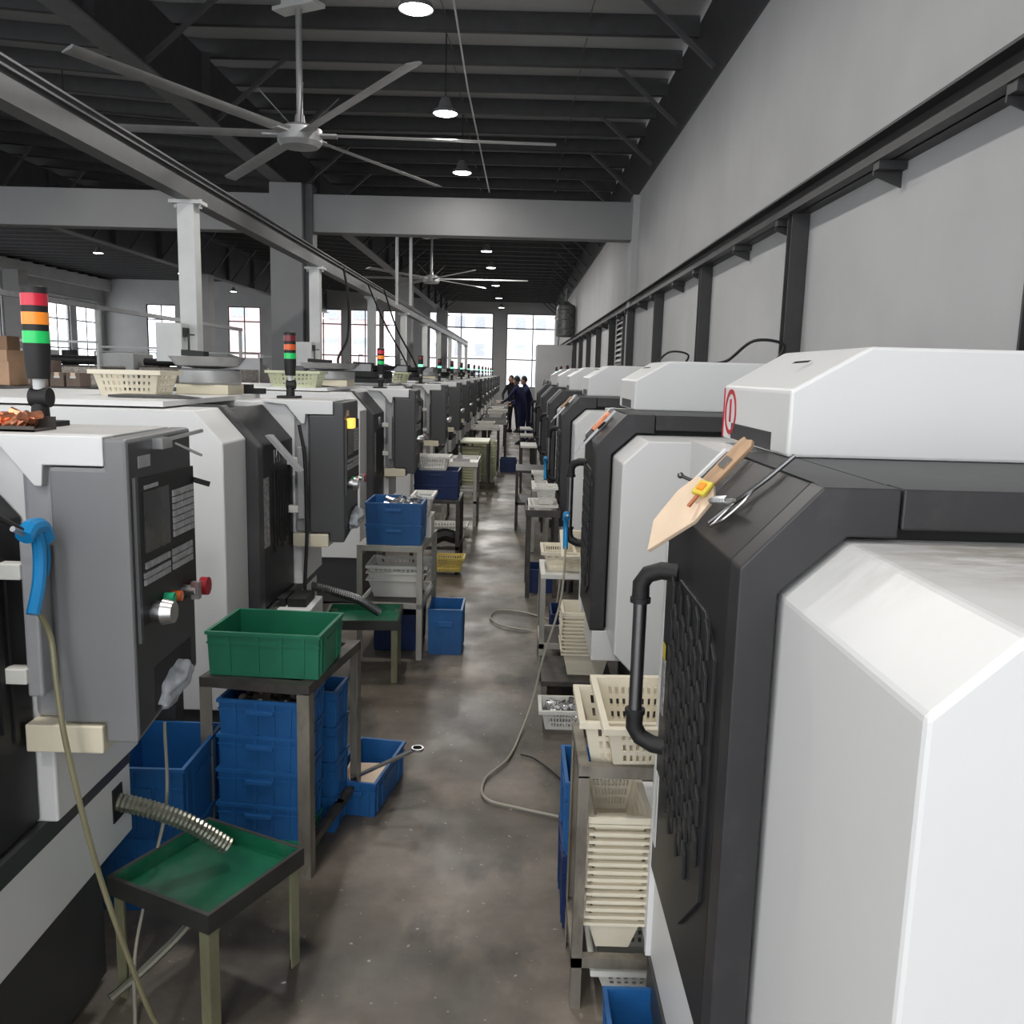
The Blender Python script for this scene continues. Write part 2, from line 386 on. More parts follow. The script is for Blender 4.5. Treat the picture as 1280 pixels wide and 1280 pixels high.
# right wall ledge beam (I section) with posts and brackets
ledge = MB()
ledge.box(XW - 0.17, XW, YB, 50, 3.14, 3.155).box(XW - 0.17, XW, YB, 50, 3.0, 3.015).box(XW - 0.1, XW - 0.085, YB, 50, 3.0, 3.155)
lg = struct(ledge.build('trim_14', 'ledge'), 'long black steel channel along the right wall')
me = me2 = None
for i in range(-2, 14):
    yy = 6.75 + 3.25 * i
    if me is None:
        o = MB().box(XW - 0.13, XW - 0.005, -0.06, -0.045, 0, 3.0).box(XW - 0.13, XW - 0.005, 0.045, 0.06, 0, 3.0).box(XW - 0.075, XW - 0.06, -0.05, 0.05, 0, 3.0).build('wall_post', 'ledge', lg); me = o.data
    else:
        o = bpy.data.objects.new('wall_post', me); COL.objects.link(o); o.parent = lg
    o.location = (0, yy, 0)
    for dy in (-1.65, 0.25):
        if me2 is None:
            o = MB().box(XW - 0.16, XW - 0.005, -0.04, 0.04, 2.955, 3.0).prism([(XW - 0.16, 2.955), (XW - 0.16, 2.93), (XW, 2.87), (XW, 2.955)], 0.03, 0.042).build('bracket', 'ledge', lg); me2 = o.data
        else:
            o = bpy.data.objects.new('bracket', me2); COL.objects.link(o); o.parent = lg
        o.location = (0, yy + dy, 0)

# ------------------------------------------------ far wall and left wall with windows
def wall_with_windows(name, axis, pos, a0, a1, z1, wins, label, thick=0.25):
    """wins: list of (a, b, za, zb) holes along the wall"""
    b = MB()
    cuts = sorted(wins); cur = a0
    def blk(p, q, za, zb):
        if q - p < 1e-4 or zb - za < 1e-4: return
        if axis == 'x': b.box(p, q, pos, pos + thick, za, zb)
        else: b.box(pos - thick, pos, p, q, za, zb)
    for (p, q, za, zb) in cuts:
        blk(cur, p, 0, z1); blk(p, q, 0, za); blk(p, q, zb, z1); cur = q
    blk(cur, a1, 0, z1)
    return struct(b.build(name, 'concrete'), label)
WN = [0]
def window(axis, pos, a, c, za, zb, nx, zsplit):
    WN[0] += 1
    w = thing('window_%d' % WN[0], 'tall factory window with dark metal frame', None or 'window'); del w['category']
    w['kind'] = 'structure'
    def bx(b, p, q, z0, z1, t=0.03):
        if axis == 'x': b.box(p, q, pos + 0.1 - t, pos + 0.1 + t, z0, z1)
        else: b.box(pos - 0.1 - t, pos - 0.1 + t, p, q, z0, z1)
    f = 0.06
    fr = MB(); bx(fr, a, a + f, za, zb); bx(fr, c - f, c, za, zb); bx(fr, a + f, c - f, za, za + f); bx(fr, a + f, c - f, zb - f, zb)
    fr.build('window_frame', 'winframe', w)
    zz = [za + f] + [za + (zb - za) * s for s in zsplit] + [zb - f]
    xx = [a + f + (c - a - 2 * f) * i / nx for i in range(nx + 1)]
    for z in zz[1:-1]: b = MB(); bx(b, a + f, c - f, z - 0.035, z + 0.035, 0.025); b.build('transom', 'winframe', w)
    for x in xx[1:-1]: b = MB(); bx(b, x - 0.03, x + 0.03, za + f, zb - f, 0.02); b.build('mullion', 'winframe', w)
    for i in range(nx):
        for j in range(len(zz) - 1):
            b = MB(); bx(b, xx[i] + 0.03, xx[i + 1] - 0.03, zz[j] + 0.035, zz[j + 1] - 0.035, 0.004); b.build('pane', 'glass', w)
    return w
def px_X(px): return (px - 648.0) / 1100.0 * YF
far = []
for (p, q, n) in ((190, 226, 2), (254, 271, 1), (290, 330, 2), (384, 430, 2), (440, 477, 2), (480, 511, 2), (537, 616, 2), (632, 697, 2)):
    far.append((px_X(p), px_X(q), 0.9, 5.3, n))
wall_with_windows('wall_far', 'x', YF, XLW - 0.25, XW + 0.25, 6.14, [w[:4] for w in far], 'far end wall with tall windows')
MB().prism([(-4.35, 6.14), (-16, 6.14), (XLW, 6.14), (XLW, roof_z(XLW)), (-16, roof_z(-16)), (-4.35, roof_z(-4.35))], YF, YF + 0.25).build('gable', 'concrete', bpy.data.objects['wall_far'])
for (p, q, za, zb, n) in far: window('x', YF, p, q, za, zb, n, (0.38, 0.8) if n > 1 else (0.38,))
left = []
for i in range(17):
    yc = -2.5 + 3.3 * i + 1.6
    left.append((yc - 1.3, yc + 1.3, 1.2, 5.2))
wl = wall_with_windows('wall_left', 'y', XLW, YB, YF, 6.9, left, 'long side wall with tall windows')
for (p, q, za, zb) in left: window('y', XLW, p, q, za, zb, 2, (0.33, 0.72))
MB().box(XLW, XLW + 0.5, YB, YF, 6.0, 6.6).build('wall_ledge', 'concrete', wl)
MB().box(XLW, XLW + 0.12, YB, YF, 5.28, 5.36).build('wall_pipe', 'grey', wl)
# back wall behind the camera is left out so sky light enters the hall
# outside: ground and buildings beyond the windows
struct(MB().box(-160, 120, YF + 0.3, 200, -0.4, -0.3).build('trim_20', 'ground'), 'paved yard outside the far windows')
def building(x0, x1, y0, z1, m, nwx, nwz, label, depth=8):
    t = thing('building', label, 'building', ((x0 + x1) / 2, y0, -0.3)); hw = (x1 - x0) / 2
    MB().box(-hw, hw, 0, depth, 0, z1).build('wall', m, t)
    MB().box(-hw - 0.2, hw + 0.2, -0.2, depth, z1, z1 + 0.4).build('parapet', m, t)
    me = None
    for i in range(nwx):
        for j in range(nwz):
            w, h = 2 * hw / nwx * 0.5, z1 / nwz * 0.45
            cx, cz = -hw + (i + 0.5) * 2 * hw / nwx, (j + 0.5) * z1 / nwz
            if me is None: o = MB().box(-w / 2, w / 2, -0.05, 0.05, -h / 2, h / 2).build('window', 'facadewin', t); me = o.data
            else: o = bpy.data.objects.new('window', me); COL.objects.link(o); o.parent = t
            o.location = (cx, 0, cz)
    return t
building(-29, -14, 88, 15, 'pinkfacade', 5, 5, 'pink apartment block seen through the far windows')
building(-10, 8, 100, 9, 'facade', 8, 3, 'pale low factory building seen through the far windows')

# ================================================================== CEILING FANS, LAMPS, RAIL
def make_fan(loc, ang, label):
    t = thing('ceiling_fan', label, 'fan', loc, ang, 'ceiling fans')
    zt = roof_z(loc[0]) - loc[2] - 0.02
    MB().cyl((0, 0, 0.08), (0, 0, zt), 0.035, 12).build('rod', 'fan', t, True)
    MB().box(-0.28, 0.28, -0.1, 0.1, zt - 0.56, zt - 0.52).box(-0.2, 0.2, -0.05, 0.05, zt - 0.52, zt - 0.02).build('mount_plate', 'post', t)
    MB().lathe([(0.05, -0.14), (0.2, -0.13), (0.24, -0.08), (0.24, 0.05), (0.16, 0.09), (0.06, 0.12), (0.05, 0.2)], 28).build('hub', 'fan', t, True)
    for i in range(6):
        a = 2 * PI * i / 6
        pr = [(-0.075, 0.02), (-0.045, -0.004), (0.075, -0.022), (0.082, -0.016), (0.0, 0.016), (-0.052, 0.03)]
        b = MB().prism(pr, 0.22, 2.8)
        b.build('blade', 'fan', t, True).rotation_euler = (0, 0, a)
        MB().box(-0.05, 0.05, 0.12, 0.4, -0.02, 0.01).build('blade_bracket', 'grey', t).rotation_euler = (0, 0, a)
    for i in range(4):
        a = PI / 4 + PI / 2 * i
        MB().cyl((0.1 * math.cos(a), 0.1 * math.sin(a), 0.1), (0.42 * math.cos(a), 0.42 * math.sin(a), 0.42), 0.008, 6).build('stay_rod', 'dsteel', t)
    return t
make_fan((-2.45, 10.1, 4.3), math.radians(-27), 'large six-blade grey ceiling fan hanging in front of the concrete beam')
make_fan((-2.6, 26.3, 4.43), math.radians(-31), 'large six-blade ceiling fan hanging beyond the concrete beam')

def make_lamp(loc, on, label, group):
    t = thing('high_bay_lamp', label, 'lamp', loc, 0, group)
    zt = roof_z(loc[0]) - loc[2] - 0.02
    MB().cyl((0, 0, 0.16), (0, 0, zt), 0.008, 6).build('cord', 'cable', t)
    MB().lathe([(0.05, 0.2), (0.07, 0.16), (0.1, 0.07), (0.15, 0.045), (0.165, 0.0), (0.16, 0.0), (0.14, 0.03), (0.05, 0.05)], 24).build('housing', 'flange', t, True)
    MB().lathe([(0.001, -0.012), (0.13, -0.008), (0.15, 0.006), (0.001, 0.012)], 24).build('diffuser', 'lamp', t, True)
    if on:
        ld = bpy.data.lights.new('lamp_light', 'AREA'); ld.shape = 'DISK'; ld.size = 0.3; ld.energy = 25 if 14 < loc[1] < 17 else 62 if loc[1] < 17 else 105; ld.color = (1, 0.97, 0.93)
        lo = bpy.data.objects.new('lamp_light', ld); COL.objects.link(lo); lo.parent = t; lo.location = (0, 0, -0.03)
    return t
for y in (-2.0, 1.5, 5.1, 8.7, 12.0, 15.4): make_lamp((-1.03, y, 5.07), True, 'round high bay lamp hanging over the aisle this side of the beam', 'high bay lamps this side of the beam')
for y in (22, 26, 30, 36, 42, 48): make_lamp((-1.0, y, 5.2), True, 'round high bay lamp hanging beyond the concrete beam over the aisle', 'high bay lamps beyond the beam')
for (x, y) in ((-7.2, 14.5), (-7.0, 22.5), (-8.0, 33), (-15, 24), (-14, 30), (-13.5, 36), (-14, 44)):
    make_lamp((x, y, 5.35), True, 'round high bay lamp hanging over the side bay', 'high bay lamps in the side bay')

cr = thing('crane_runway', 'grey steel runway beam carried on white posts', 'beam', (-3.0, 0, 0))
MB().box(-0.07, 0.07, -4, 52, 3.24, 3.255).box(-0.07, 0.07, -4, 52, 3.475, 3.49).box(-0.012, 0.012, -4, 52, 3.255, 3.475).box(0.03, 0.045, -4, 52, 3.44, 3.475).build('beam', 'rail', cr)
for y in (3.2, 8.2, 13.2, 18.2, 23.2, 28.4, 33.4, 38.8, 45, 50.8):
    o = MB().box(-0.075, 0.075, -0.075, 0.075, 0, 3.21).build('post', 'post', cr); o.location = (0, y, 0)
    q = MB().box(-0.14, 0.14, -0.1, 0.1, 3.21, 3.24).box(-0.12, -0.1, -0.02, 0.02, 3.18, 3.26).box(0.1, 0.12, -0.02, 0.02, 3.18, 3.26).build('cap_plate', 'post', o)
cr2 = thing('conduit_rail', 'thin grey rail on slim posts across the side bay', 'rail', (-8.7, 0, 0))
MB().box(-0.05, 0.05, 4, 28, 2.86, 2.95).build('beam', 'grey', cr2)
for y in (10.5, 18.5, 27.9):
    MB().box(-0.04, 0.04, y - 0.04, y + 0.04, 0, 2.86).build('post', 'post', cr2)
# conduits hanging from the concrete beam, power cables from the rail
for (x, nm) in ((-2.33, 'a'), (-2.07, 'b')):
    MB().cyl((x, 17.0, 3.0), (x, 17.0, 4.7), 0.03, 8).build('conduit', 'post', tb)
tag(MB().tube(smooth_path([(-2.8, 14.3, 3.36), (-2.75, 14.4, 2.9), (-2.8, 14.6, 2.3), (-2.9, 14.3, 1.9), (-2.6, 14.0, 1.66)]), 0.02, 6).build('power_cable', 'cable', smooth=True), 'thick black cable hanging from the runway beam', 'cable')
tag(MB().tube(smooth_path([(-2.95, 17.5, 3.4), (-2.7, 18, 2.7), (-2.4, 18.4, 2.1), (-2.2, 18.5, 1.67)]), 0.018, 6).build('power_cable', 'cable', smooth=True), 'black cable sloping from the runway beam down to a lathe, beside a twin', 'cable', 'sloping cable pair')
tag(MB().tube(smooth_path([(-2.6, 17.2, 3.3), (-2.4, 17.5, 2.6), (-2.1, 17.8, 2.0), (-2.0, 18, 1.67)]), 0.018, 6).build('power_cable', 'cable', smooth=True), 'black cable sloping from the runway beam down to a lathe, beside a twin', 'cable', 'sloping cable pair')
tag(MB().tube([(-0.85, 8.2, roof_z(-0.85) - 0.1), (-0.75, 12, 5.4), (-0.6, 16.3, 4.95)], 0.012, 6).build('hanging_wire', 'post'), 'thin pale wire slung below the roof past the lamps', 'wire')

# ================================================================== LATHES ALONG THE RAIL SIDE
XL = -1.12
def sphere_prof(r, n=8): return [(max(0.0005, r * math.sin(PI * i / n)), -r * math.cos(PI * i / n)) for i in range(n + 1)]

def add_tower(t, loc, lens=('red', 'amber', 'greenlens')):
    w = MB().lathe([(0.03, -0.215), (0.032, -0.2), (0.036, -0.13), (0.036, -0.115)], 20).build('signal_tower', 'blackm', t, True)
    w.location = (loc[0], loc[1], loc[2] + 0.35 * 0.87); w.scale = (0.87, 0.87, 0.87)
    MB().box(-0.07, 0.055, -0.055, 0.055, -0.35, -0.335).lathe([(0.026, -0.335), (0.024, -0.3), (0.022, -0.285)], 18).build('tower_foot', 'blackm', w, True)
    MB().cyl((-0.022, 0, -0.268), (0.03, 0, -0.268), 0.028, 20).lathe([(0.018, -0.292), (0.018, -0.288)], 16).build('tower_pivot', 'blackm', w, True)
    MB().lathe([(0.0165, -0.245), (0.0165, -0.2)], 16).build('tower_stem', 'post', w, True)
    z = -0.115
    for m in reversed(lens):
        MB().lathe([(0.0355, z), (0.0355, z + 0.034)], 24).build({'red': 'red_lens', 'darkred': 'red_lens', 'amber': 'amber_lens', 'blackm': 'dark_lens'}.get(m, 'green_lens'), m, w, True)
        MB().lathe([(0.0345, z + 0.034), (0.0345, z + 0.052)], 24).build('tower_ring', 'blackm', w, True)
        z += 0.052
    MB().lathe([(0.036, z - 0.018), (0.034, z - 0.004), (0.022, z + 0.004), (0.001, z + 0.005)], 24).build('tower_cap', 'blackm', w, True)
    return w

def make_lathe_l(label, group=None, lens=('red', 'amber', 'greenlens')):
    t = thing('cnc_lathe', label, 'lathe', (XL, 0, 0), 0, group)
    B = -1.5
    MB().box(B, -0.05, -0.86, 0.42, 0.02, 0.42).build('plinth', 'charcoal', t)
    MB().box(B, 0.0, -0.58, 0.52, 0.42, 0.635).build('base_band', 'white', t, bevel=0.004)
    MB().box(B, 0.003, -0.58, 0.52, 0.635, 0.69).build('base_stripe', 'charcoal', t)
    ch = [(B, 0.69), (0.03, 0.69), (0.03, 1.52), (-0.06, 1.627), (B, 1.627)]
    MB().prism(ch, 0.06, 0.52).build('end_cover', 'white', t, bevel=0.006)
    # dark body with recessed door
    fr = [(B, 0.62), (0.0, 0.62), (0, 1.45), (-0.155, 1.628), (-0.4, 1.628), (B, 1.628)]
    MB().prism(fr, -0.58, -0.5).build('door_frame', 'charcoal', t, bevel=0.005)
    inn = [(B, 0.69), (-0.04, 0.69), (-0.04, 1.44), (-0.18, 1.6), (B, 1.6)]
    MB().prism(inn, -0.5, 0.075).build('body', 'charcoal', t)
    d = MB().prism([(-0.04, 0.7), (-0.012, 0.7), (-0.012, 1.445), (-0.16, 1.612), (-0.185, 1.597), (-0.04, 1.43)], -0.495, 0.055).build('door', 'black', t, bevel=0.003)
    b = MB()
    for i in range(7):
        y0 = -0.3 + i * 0.045
        b.box(-0.012, -0.006, y0, y0 + 0.018, 0.93 + 0.02 * (i % 3), 1.32)
    b.build('door_ribs', 'blackm', d)
    b = MB().box(-0.012, -0.0105, -0.47, -0.38, 0.98, 1.30)
    b.build('safety_label', 'label', d)
    MB().box(0.035, 0.07, -0.045, 0.015, 1.05, 1.41).build('door_handle', 'grey', d, bevel=0.006)
    for z in (1.34, 1.1): MB().box(-0.012, 0.04, -0.055, -0.02, z - 0.018, z + 0.018).build('handle_bracket', 'ivory2', d, bevel=0.003)
    # white box with chamfered top on the near end
    MB().prism([(B + 0.1, 0.37), (-0.05, 0.37), (-0.05, 1.49), (-0.165, 1.62), (B + 0.1, 1.62)], -0.88, -0.585).build('headstock_cover', 'white', t, bevel=0.006)
    MB().box(B, -0.3, -0.84, 0.5, 1.628, 1.65).build('top_deck', 'white', t)
    MB().prism([(-0.65, 1.652), (-0.3, 1.652), (-0.42, 1.662), (-0.65, 1.662)], -0.56, -0.38).build('top_hatch', 'charcoal', t)
    # arms
    MB().prism([(-0.15, 1.625), (-0.15, 1.637), (0.203, 1.637), (0.203, 1.57), (0.066, 1.57), (0.062, 1.522), (0.045, 1.522), (-0.03, 1.614)], 0.012, 0.07).build('top_arm', 'white', t, bevel=0.003)
    MB().box(-0.16, 0.203, 0.07, 0.385, 1.57, 1.637).build('arm_cover', 'arm', t, bevel=0.003)
    MB().box(0.0, 0.18, -0.005, 0.34, 0.9, 0.967).build('lower_arm', 'cream', t, bevel=0.004)
    MB().box(0.0, 0.075, 0.04, 0.35, 0.967, 1.57).build('panel_post', 'grey', t, bevel=0.015)
    # control panel
    sec = [(0.085, 0.972), (0.186, 0.972), (0.186, 0.925), (0.26, 0.925), (0.26, 1.633), (0.208, 1.633), (0.208, 1.566), (0.085, 1.566)]
    sec2 = [(0.085, 1.0), (0.186, 1.0), (0.186, 0.985), (0.26, 0.985), (0.26, 1.636), (0.208, 1.636), (0.208, 1.568), (0.085, 1.568)]
    p = MB().prism(sec, 0, 0.385, 'y', sec2).build('control_panel', 'panel', t, bevel=0.008)
    x = 0.26
    def plate(nm, m, pts, x0=x, th=0.003):
        n = len(pts)
        vs = [(x0 - 0.004, a, c) for a, c in pts] + [(x0 + th, a, c) for a, c in pts]
        fs = [tuple(range(n)), tuple(range(n, 2 * n))] + [(i, (i + 1) % n, n + (i + 1) % n, n + i) for i in range(n)]
        return MB().add(vs, fs).build(nm, m, p)
    plate('face_plate', 'panelface', [(0.012, 0.94), (0.375, 0.998), (0.375, 1.625), (0.012, 1.622)], x, 0.001)
    plate('bezel', 'blackm', [(0.03, 1.195), (0.382, 1.195), (0.382, 1.535), (0.03, 1.54)], x, 0.006)
    plate('bezel_edge', 'panel', [(0.02, 1.16), (0.034, 1.16), (0.034, 1.545), (0.02, 1.545)], x, 0.009)
    plate('screen', 'screen', [(0.064, 1.363), (0.213, 1.363), (0.213, 1.507), (0.064, 1.507)], x, 0.008)
    plate('screen_label', 'keys', [(0.07, 1.512), (0.15, 1.512), (0.15, 1.521), (0.07, 1.521)], x, 0.0075)
    def keyb(nm, y0, y1, z0, z1, nx, nz):
        b = MB(); dy, dz = (y1 - y0) / nx, (z1 - z0) / nz
        for i in range(nx):
            for j in range(nz):
                b.box(x + 0.004, x + 0.01, y0 + i * dy + dy * 0.09, y0 + (i + 1) * dy - dy * 0.09, z0 + j * dz + dz * 0.09, z0 + (j + 1) * dz - dz * 0.09)
        o = b.build(nm, 'keys', p); o['kind'] = 'stuff'
    keyb('keypad', 0.232, 0.37, 1.37, 1.49, 6, 7)
    keyb('softkeys', 0.06, 0.205, 1.325, 1.343, 7, 1)
    keyb('button_field', 0.05, 0.205, 1.288, 1.32, 8, 2)
    keyb('button_block', 0.22, 0.355, 1.288, 1.343, 7, 3)
    MB().cyl((x, 0.1, 1.215), (x + 0.03, 0.1, 1.215), 0.026, 20).cyl((x + 0.03, 0.1, 1.215), (x + 0.055, 0.1, 1.215), 0.032, 20, 0.026).build('override_knob', 'steel', p, True)
    MB().cyl((x, 0.17, 1.232), (x + 0.03, 0.17, 1.232), 0.013, 14).build('start_button', 'greenb', p, True)
    MB().cyl((x, 0.215, 1.225), (x + 0.03, 0.215, 1.225), 0.013, 14).build('stop_button', 'orangeb', p, True)
    MB().cyl((x, 0.285, 1.222), (x + 0.04, 0.285, 1.222), 0.014, 14).box(x + 0.03, x + 0.05, 0.275, 0.295, 1.2, 1.245).build('key_switch', 'steel', p, True)
    MB().cyl((x, 0.35, 1.218), (x + 0.03, 0.35, 1.218), 0.012, 14).cyl((x + 0.03, 0.35, 1.218), (x + 0.05, 0.35, 1.218), 0.024, 20).build('emergency_stop', 'estop', p, True)
    plate('alcove', 'blackm', [(0.1, 0.965), (0.335, 0.995), (0.34, 1.08), (0.105, 1.075)], x, 0.0022)
    plate('name_plate', 'keys', [(0.055, 1.563), (0.12, 1.563), (0.12, 1.59), (0.055, 1.59)], x, 0.003)
    add_tower(t, (-0.075, 0.28, 1.637), lens)
    return t

lensA = ('red', 'amber', 'greenlens')
YPL = [1.93, 4.38, 7.45, 10.6, 13.2, 15.7, 18.4, 21.1, 23.8, 26.6, 29.4, 32.2, 35.0, 38.0, 41.0]
LAB = {0: 'lathe with tall grey control panel and a tray of copper fittings on its arm',
       1: 'lathe with dark door and lit amber lamp on its control panel, behind the green crate',
       2: 'white and charcoal lathe behind the table of stacked blue crates'}
protoL = make_lathe_l(LAB[0]); protoL.location = (XL, YPL[0], 0)
far_lab = 'white and charcoal lathe with green-lit signal tower in the long row beyond the crate tables'
lathesL = [protoL]
for i, y in enumerate(YPL[1:], 1):
    t = dup(protoL, (XL, y, 0), None, LAB.get(i, far_lab))
    if i > 2: t['group'] = 'row of lathes on the runway beam side'
    lathesL.append(t)
def relens(t, red, amber, green):
    for ch in t.children:
        if ch.name.startswith('signal_tower'):
            for g in ch.children:
                for key, m in (('red_lens', red), ('amber_lens', amber), ('green_lens', green)):
                    if g.name.startswith(key):
                        g.data = g.data.copy(); g.data.materials.clear(); g.data.materials.append(M[m])
relens(lathesL[1], 'darkred', 'orangeb', 'greenlens')
for t in lathesL[3:]: relens(t, 'darkred', 'blackm', 'greenlit')
# extras of the second lathe
t2 = lathesL[1]
cp2 = [c for c in t2.children if c.name.startswith('control_panel')][0]
MB().box(0.262, 0.295, 0.06, 0.13, 1.5, 1.55).build('amber_lamp', 'amberlit', cp2, bevel=0.004)
lettering('JMDE', 0.14, 'grey', t2, (0.003, 0.3, 0.49), (PI / 2, 0, PI / 2))
lettering('HT', 0.09, 'grey', t2, (-0.009, -0.24, 1.38), (PI / 2, 0, PI / 2))
MB().box(-0.1, 0.16, -0.33, -0.05, 0.42, 0.66).build('coolant_box', 'white', t2, bevel=0.006)
for k in range(2): MB().box(-0.06 + 0.1 * k, 0.03 + 0.1 * k, -0.28, -0.1, 0.66, 0.7).build('filter_tray', 'blackm', t2)
MB().prism([(-0.02, 1.49), (-0.0, 1.49), (0.14, 1.33), (0.12, 1.33)], -0.4, -0.33).build('tilted_mirror', 'grey', t2)
lettering('KB', 0.09, 'keys', lathesL[2], (-0.009, -0.2, 1.38), (PI / 2, 0, PI / 2))

# extras of the first lathe
t1 = lathesL[0]
cp1 = [c for c in t1.children if c.name.startswith('control_panel')][0]
cp1.data = cp1.data.copy(); cp1.data.materials.clear(); cp1.data.materials.append(M['panel1'])
MB().box(0.24, 0.285, 0.14, 0.2, 1.6, 1.625).bar((0.28, 0.18, 1.62), (0.3, 0.36, 1.63), 0.008).bar((0.29, 0.2, 1.61), (0.33, 0.27, 1.575), 0.006).build('wire_hook', 'steel', cp1)
MB().bar((0.27, 0.37, 1.5), (0.3, 0.4, 1.485), 0.014).build('data_port', 'blackm', cp1)
MB().box(-0.015, 0.0035, 0.40, 0.46, 0.50, 0.60).build('drain_hole', 'blackm', t1)

# ================================================================== LATHES ALONG THE WALL SIDE
XR = 0.4
def make_lathe_r(label, group=None, zb=0.47, bd=0.55, first=True):
    t = thing('cnc_turning_center', label, 'lathe', (XR, 0, 0), 0, group)
    Bk = 1.45
    out = [(0, zb), (0, 1.47), (0.136, 1.617), (0.272, 1.617), (0.272, 1.53), (0.185, 1.53), (0.07, 1.425), (0.07, zb)]
    MB().prism(out, 0, 0.07).build('door_frame', 'frame', t, bevel=0.004)
    MB().box(0.276, Bk, 0, 0.07, 1.545, 1.617).build('frame_rail', 'frame', t, bevel=0.004)
    MB().box(0.005 if first else 0.24, Bk, 0.07, 0.72, 0.1, 0.2 if first else 0.4).build('plinth', 'charcoal', t)
    body = [(0.03, zb), (Bk, zb), (Bk, 1.6), (0.145, 1.6), (0.03, 1.45)]
    MB().prism(body, 0.06, 0.74).build('body', 'blackm', t)
    d = MB().prism([(0, zb), (0.028, zb), (0.028, 1.465), (0.144, 1.6), (0.136, 1.617), (0, 1.47)], 0.07, 0.72).build('door', 'black', t, bevel=0.003)
    zl = 0.2 if first else 0.4
    MB().prism([(-0.002, zl), (-0.002, 1.475), (0.134, 1.622), (0.16, 1.622), (0.16, zl)], 0.72, 0.745).build('end_lip', 'white', t)
    MB().box(0.145, 0.268, 0.07, 0.72, 1.6, 1.6165).build('top_cover', 'frame', t)
    MB().box(0.272, Bk, 0.07, 0.72, 1.6, 1.6165).build('top_cover', 'frame', t)
    MB().box(0.012, Bk, 0.0, 0.72, 0.2 if first else 0.4, zb - 0.002).build('base_band', 'white', t, bevel=0.004)
    # embossed window guard on the door: raised slanted strips inside an octagonal plate
    oc = [(0.12, 0.75), (0.3, zb + 0.11), (0.56, 0.72), (0.6, 0.95), (0.6, 1.22), (0.5, 1.33), (0.22, 1.33), (0.12, 1.26)]
    MB().prism([(a, c) for a, c in oc], -0.008, 0.001, 'x').build('window_plate', 'black', d, bevel=0.002)
    b = MB()
    for i in range(9):
        for j in range(7):
            y0 = 0.15 + i * 0.048; z0 = 0.72 + j * 0.088 + (0.03 if i % 2 else 0)
            if z0 > 1.26 or (y0 > 0.5 and z0 < 0.8) or (y0 < 0.2 and z0 < 0.78): continue
            b.prism([(y0, z0), (y0 + 0.03, z0 + 0.02), (y0 + 0.034, z0 + 0.078), (y0 + 0.004, z0 + 0.058)], -0.016, -0.008, 'x')
    b.build('embossed_slats', 'black', d, bevel=0.002)
    # D handle
    h = MB().cyl((-0.08, 0.62, 0.945), (-0.08, 0.62, 1.26), 0.017, 18).build('handle_bar', 'dsteel', d, True)
    for z0, s in ((1.26, 1), (0.945, -1)):
        MB().tube([(-0.08, 0.62, z0 - s * 0.012), (-0.08, 0.62, z0 + s * 0.03), (-0.065, 0.615, z0 + s * 0.055), (-0.035, 0.6, z0 + s * 0.068), (0.006, 0.58, z0 + s * 0.068)], 0.022, 12).build('handle_elbow', 'blackm', d, True)
        MB().cyl((-0.08, 0.62, z0 - s * 0.018), (-0.08, 0.62, z0 - s * 0.006), 0.026, 16).build('handle_collar', 'blackm', d, True)
    MB().box(-0.0035, -0.001, 0.655, 0.69, 0.93, 1.12).build('warning_label', 'label', d)
    MB().box(-0.0045, -0.001, 0.655, 0.69, 1.08, 1.12).build('warning_stripe', 'yellow', d)
    MB().box(-0.0035, -0.001, 0.66, 0.7, 0.56, 0.76).build('inspection_label', 'paper', d)
    # white box
    MB().prism([(0.082, 0.3), (0.082, 1.418), (0.19, 1.52), (Bk, 1.52), (Bk, 0.3)] if first else [(0.19, 0.44), (0.082, 0.55), (0.082, 1.418), (0.19, 1.52), (Bk, 1.52), (Bk, 0.44)], -bd, 0.055).build('headstock_cover', 'stained' if first else 'white', t, bevel=0.008)
    # hood
    hp = [(0.245, 1.617), (0.245, 1.775), (0.425, 1.882), (Bk, 1.882), (Bk, 1.617)]
    hd = MB().prism(hp, 0.58, 1.26).build('hood', 'white', t, bevel=0.008)
    MB().box(0.2435, 0.246, 0.72, 1.14, 1.622, 1.668).build('name_plate', 'frame', hd)
    MB().prism([(0.31, 1.842), (0.32, 1.848), (0.36, 1.852), (0.35, 1.846)], 0.8, 0.808).build('hood_latch', 'blackm', hd)
    # under the hood: carriage body beyond the door
    MB().box(0.16, Bk, 0.745, 1.3, 0.47, 1.6).build('rear_body', 'white', t)
    if first: MB().box(0.0, 0.1, 0.745, 1.22, 0.215, 0.478).build('coolant_tank', 'white', t, bevel=0.006)
    MB().box(0.3, Bk - 0.1, 0.745, 1.2, 0.02, 0.47).build('rear_plinth', 'charcoal', t)
    for (x0, y0) in ((0.1, 0.05), (0.1, 0.6), (1.3, 0.05), (1.3, 0.6)): MB().cyl((x0, y0, 0), (x0, y0, 0.1), 0.04, 12).build('levelling_foot', 'dsteel', t)
    MB().box(0.3, Bk, -bd + 0.05, 0.0, 0.0, 0.3 if first else 0.44).build('headstock_plinth', 'charcoal', t)
    return t
YR = [1.52, 4.2, 7.15, 9.7, 12.1, 14.5]
LABR = {0: 'black-doored lathe with white cover and red circled sign on its hood, clipboard on top',
        1: 'black-doored lathe with a blue air gun hanging on its door handle',
        2: 'black-doored lathe with brass tools lying on its sloping door top'}
protoR = make_lathe_r(LABR[0]); protoR.location = (XR, YR[0], 0)
lathesR = [protoR]
protoR2 = make_lathe_r('', None, 0.555, 0.36, False)
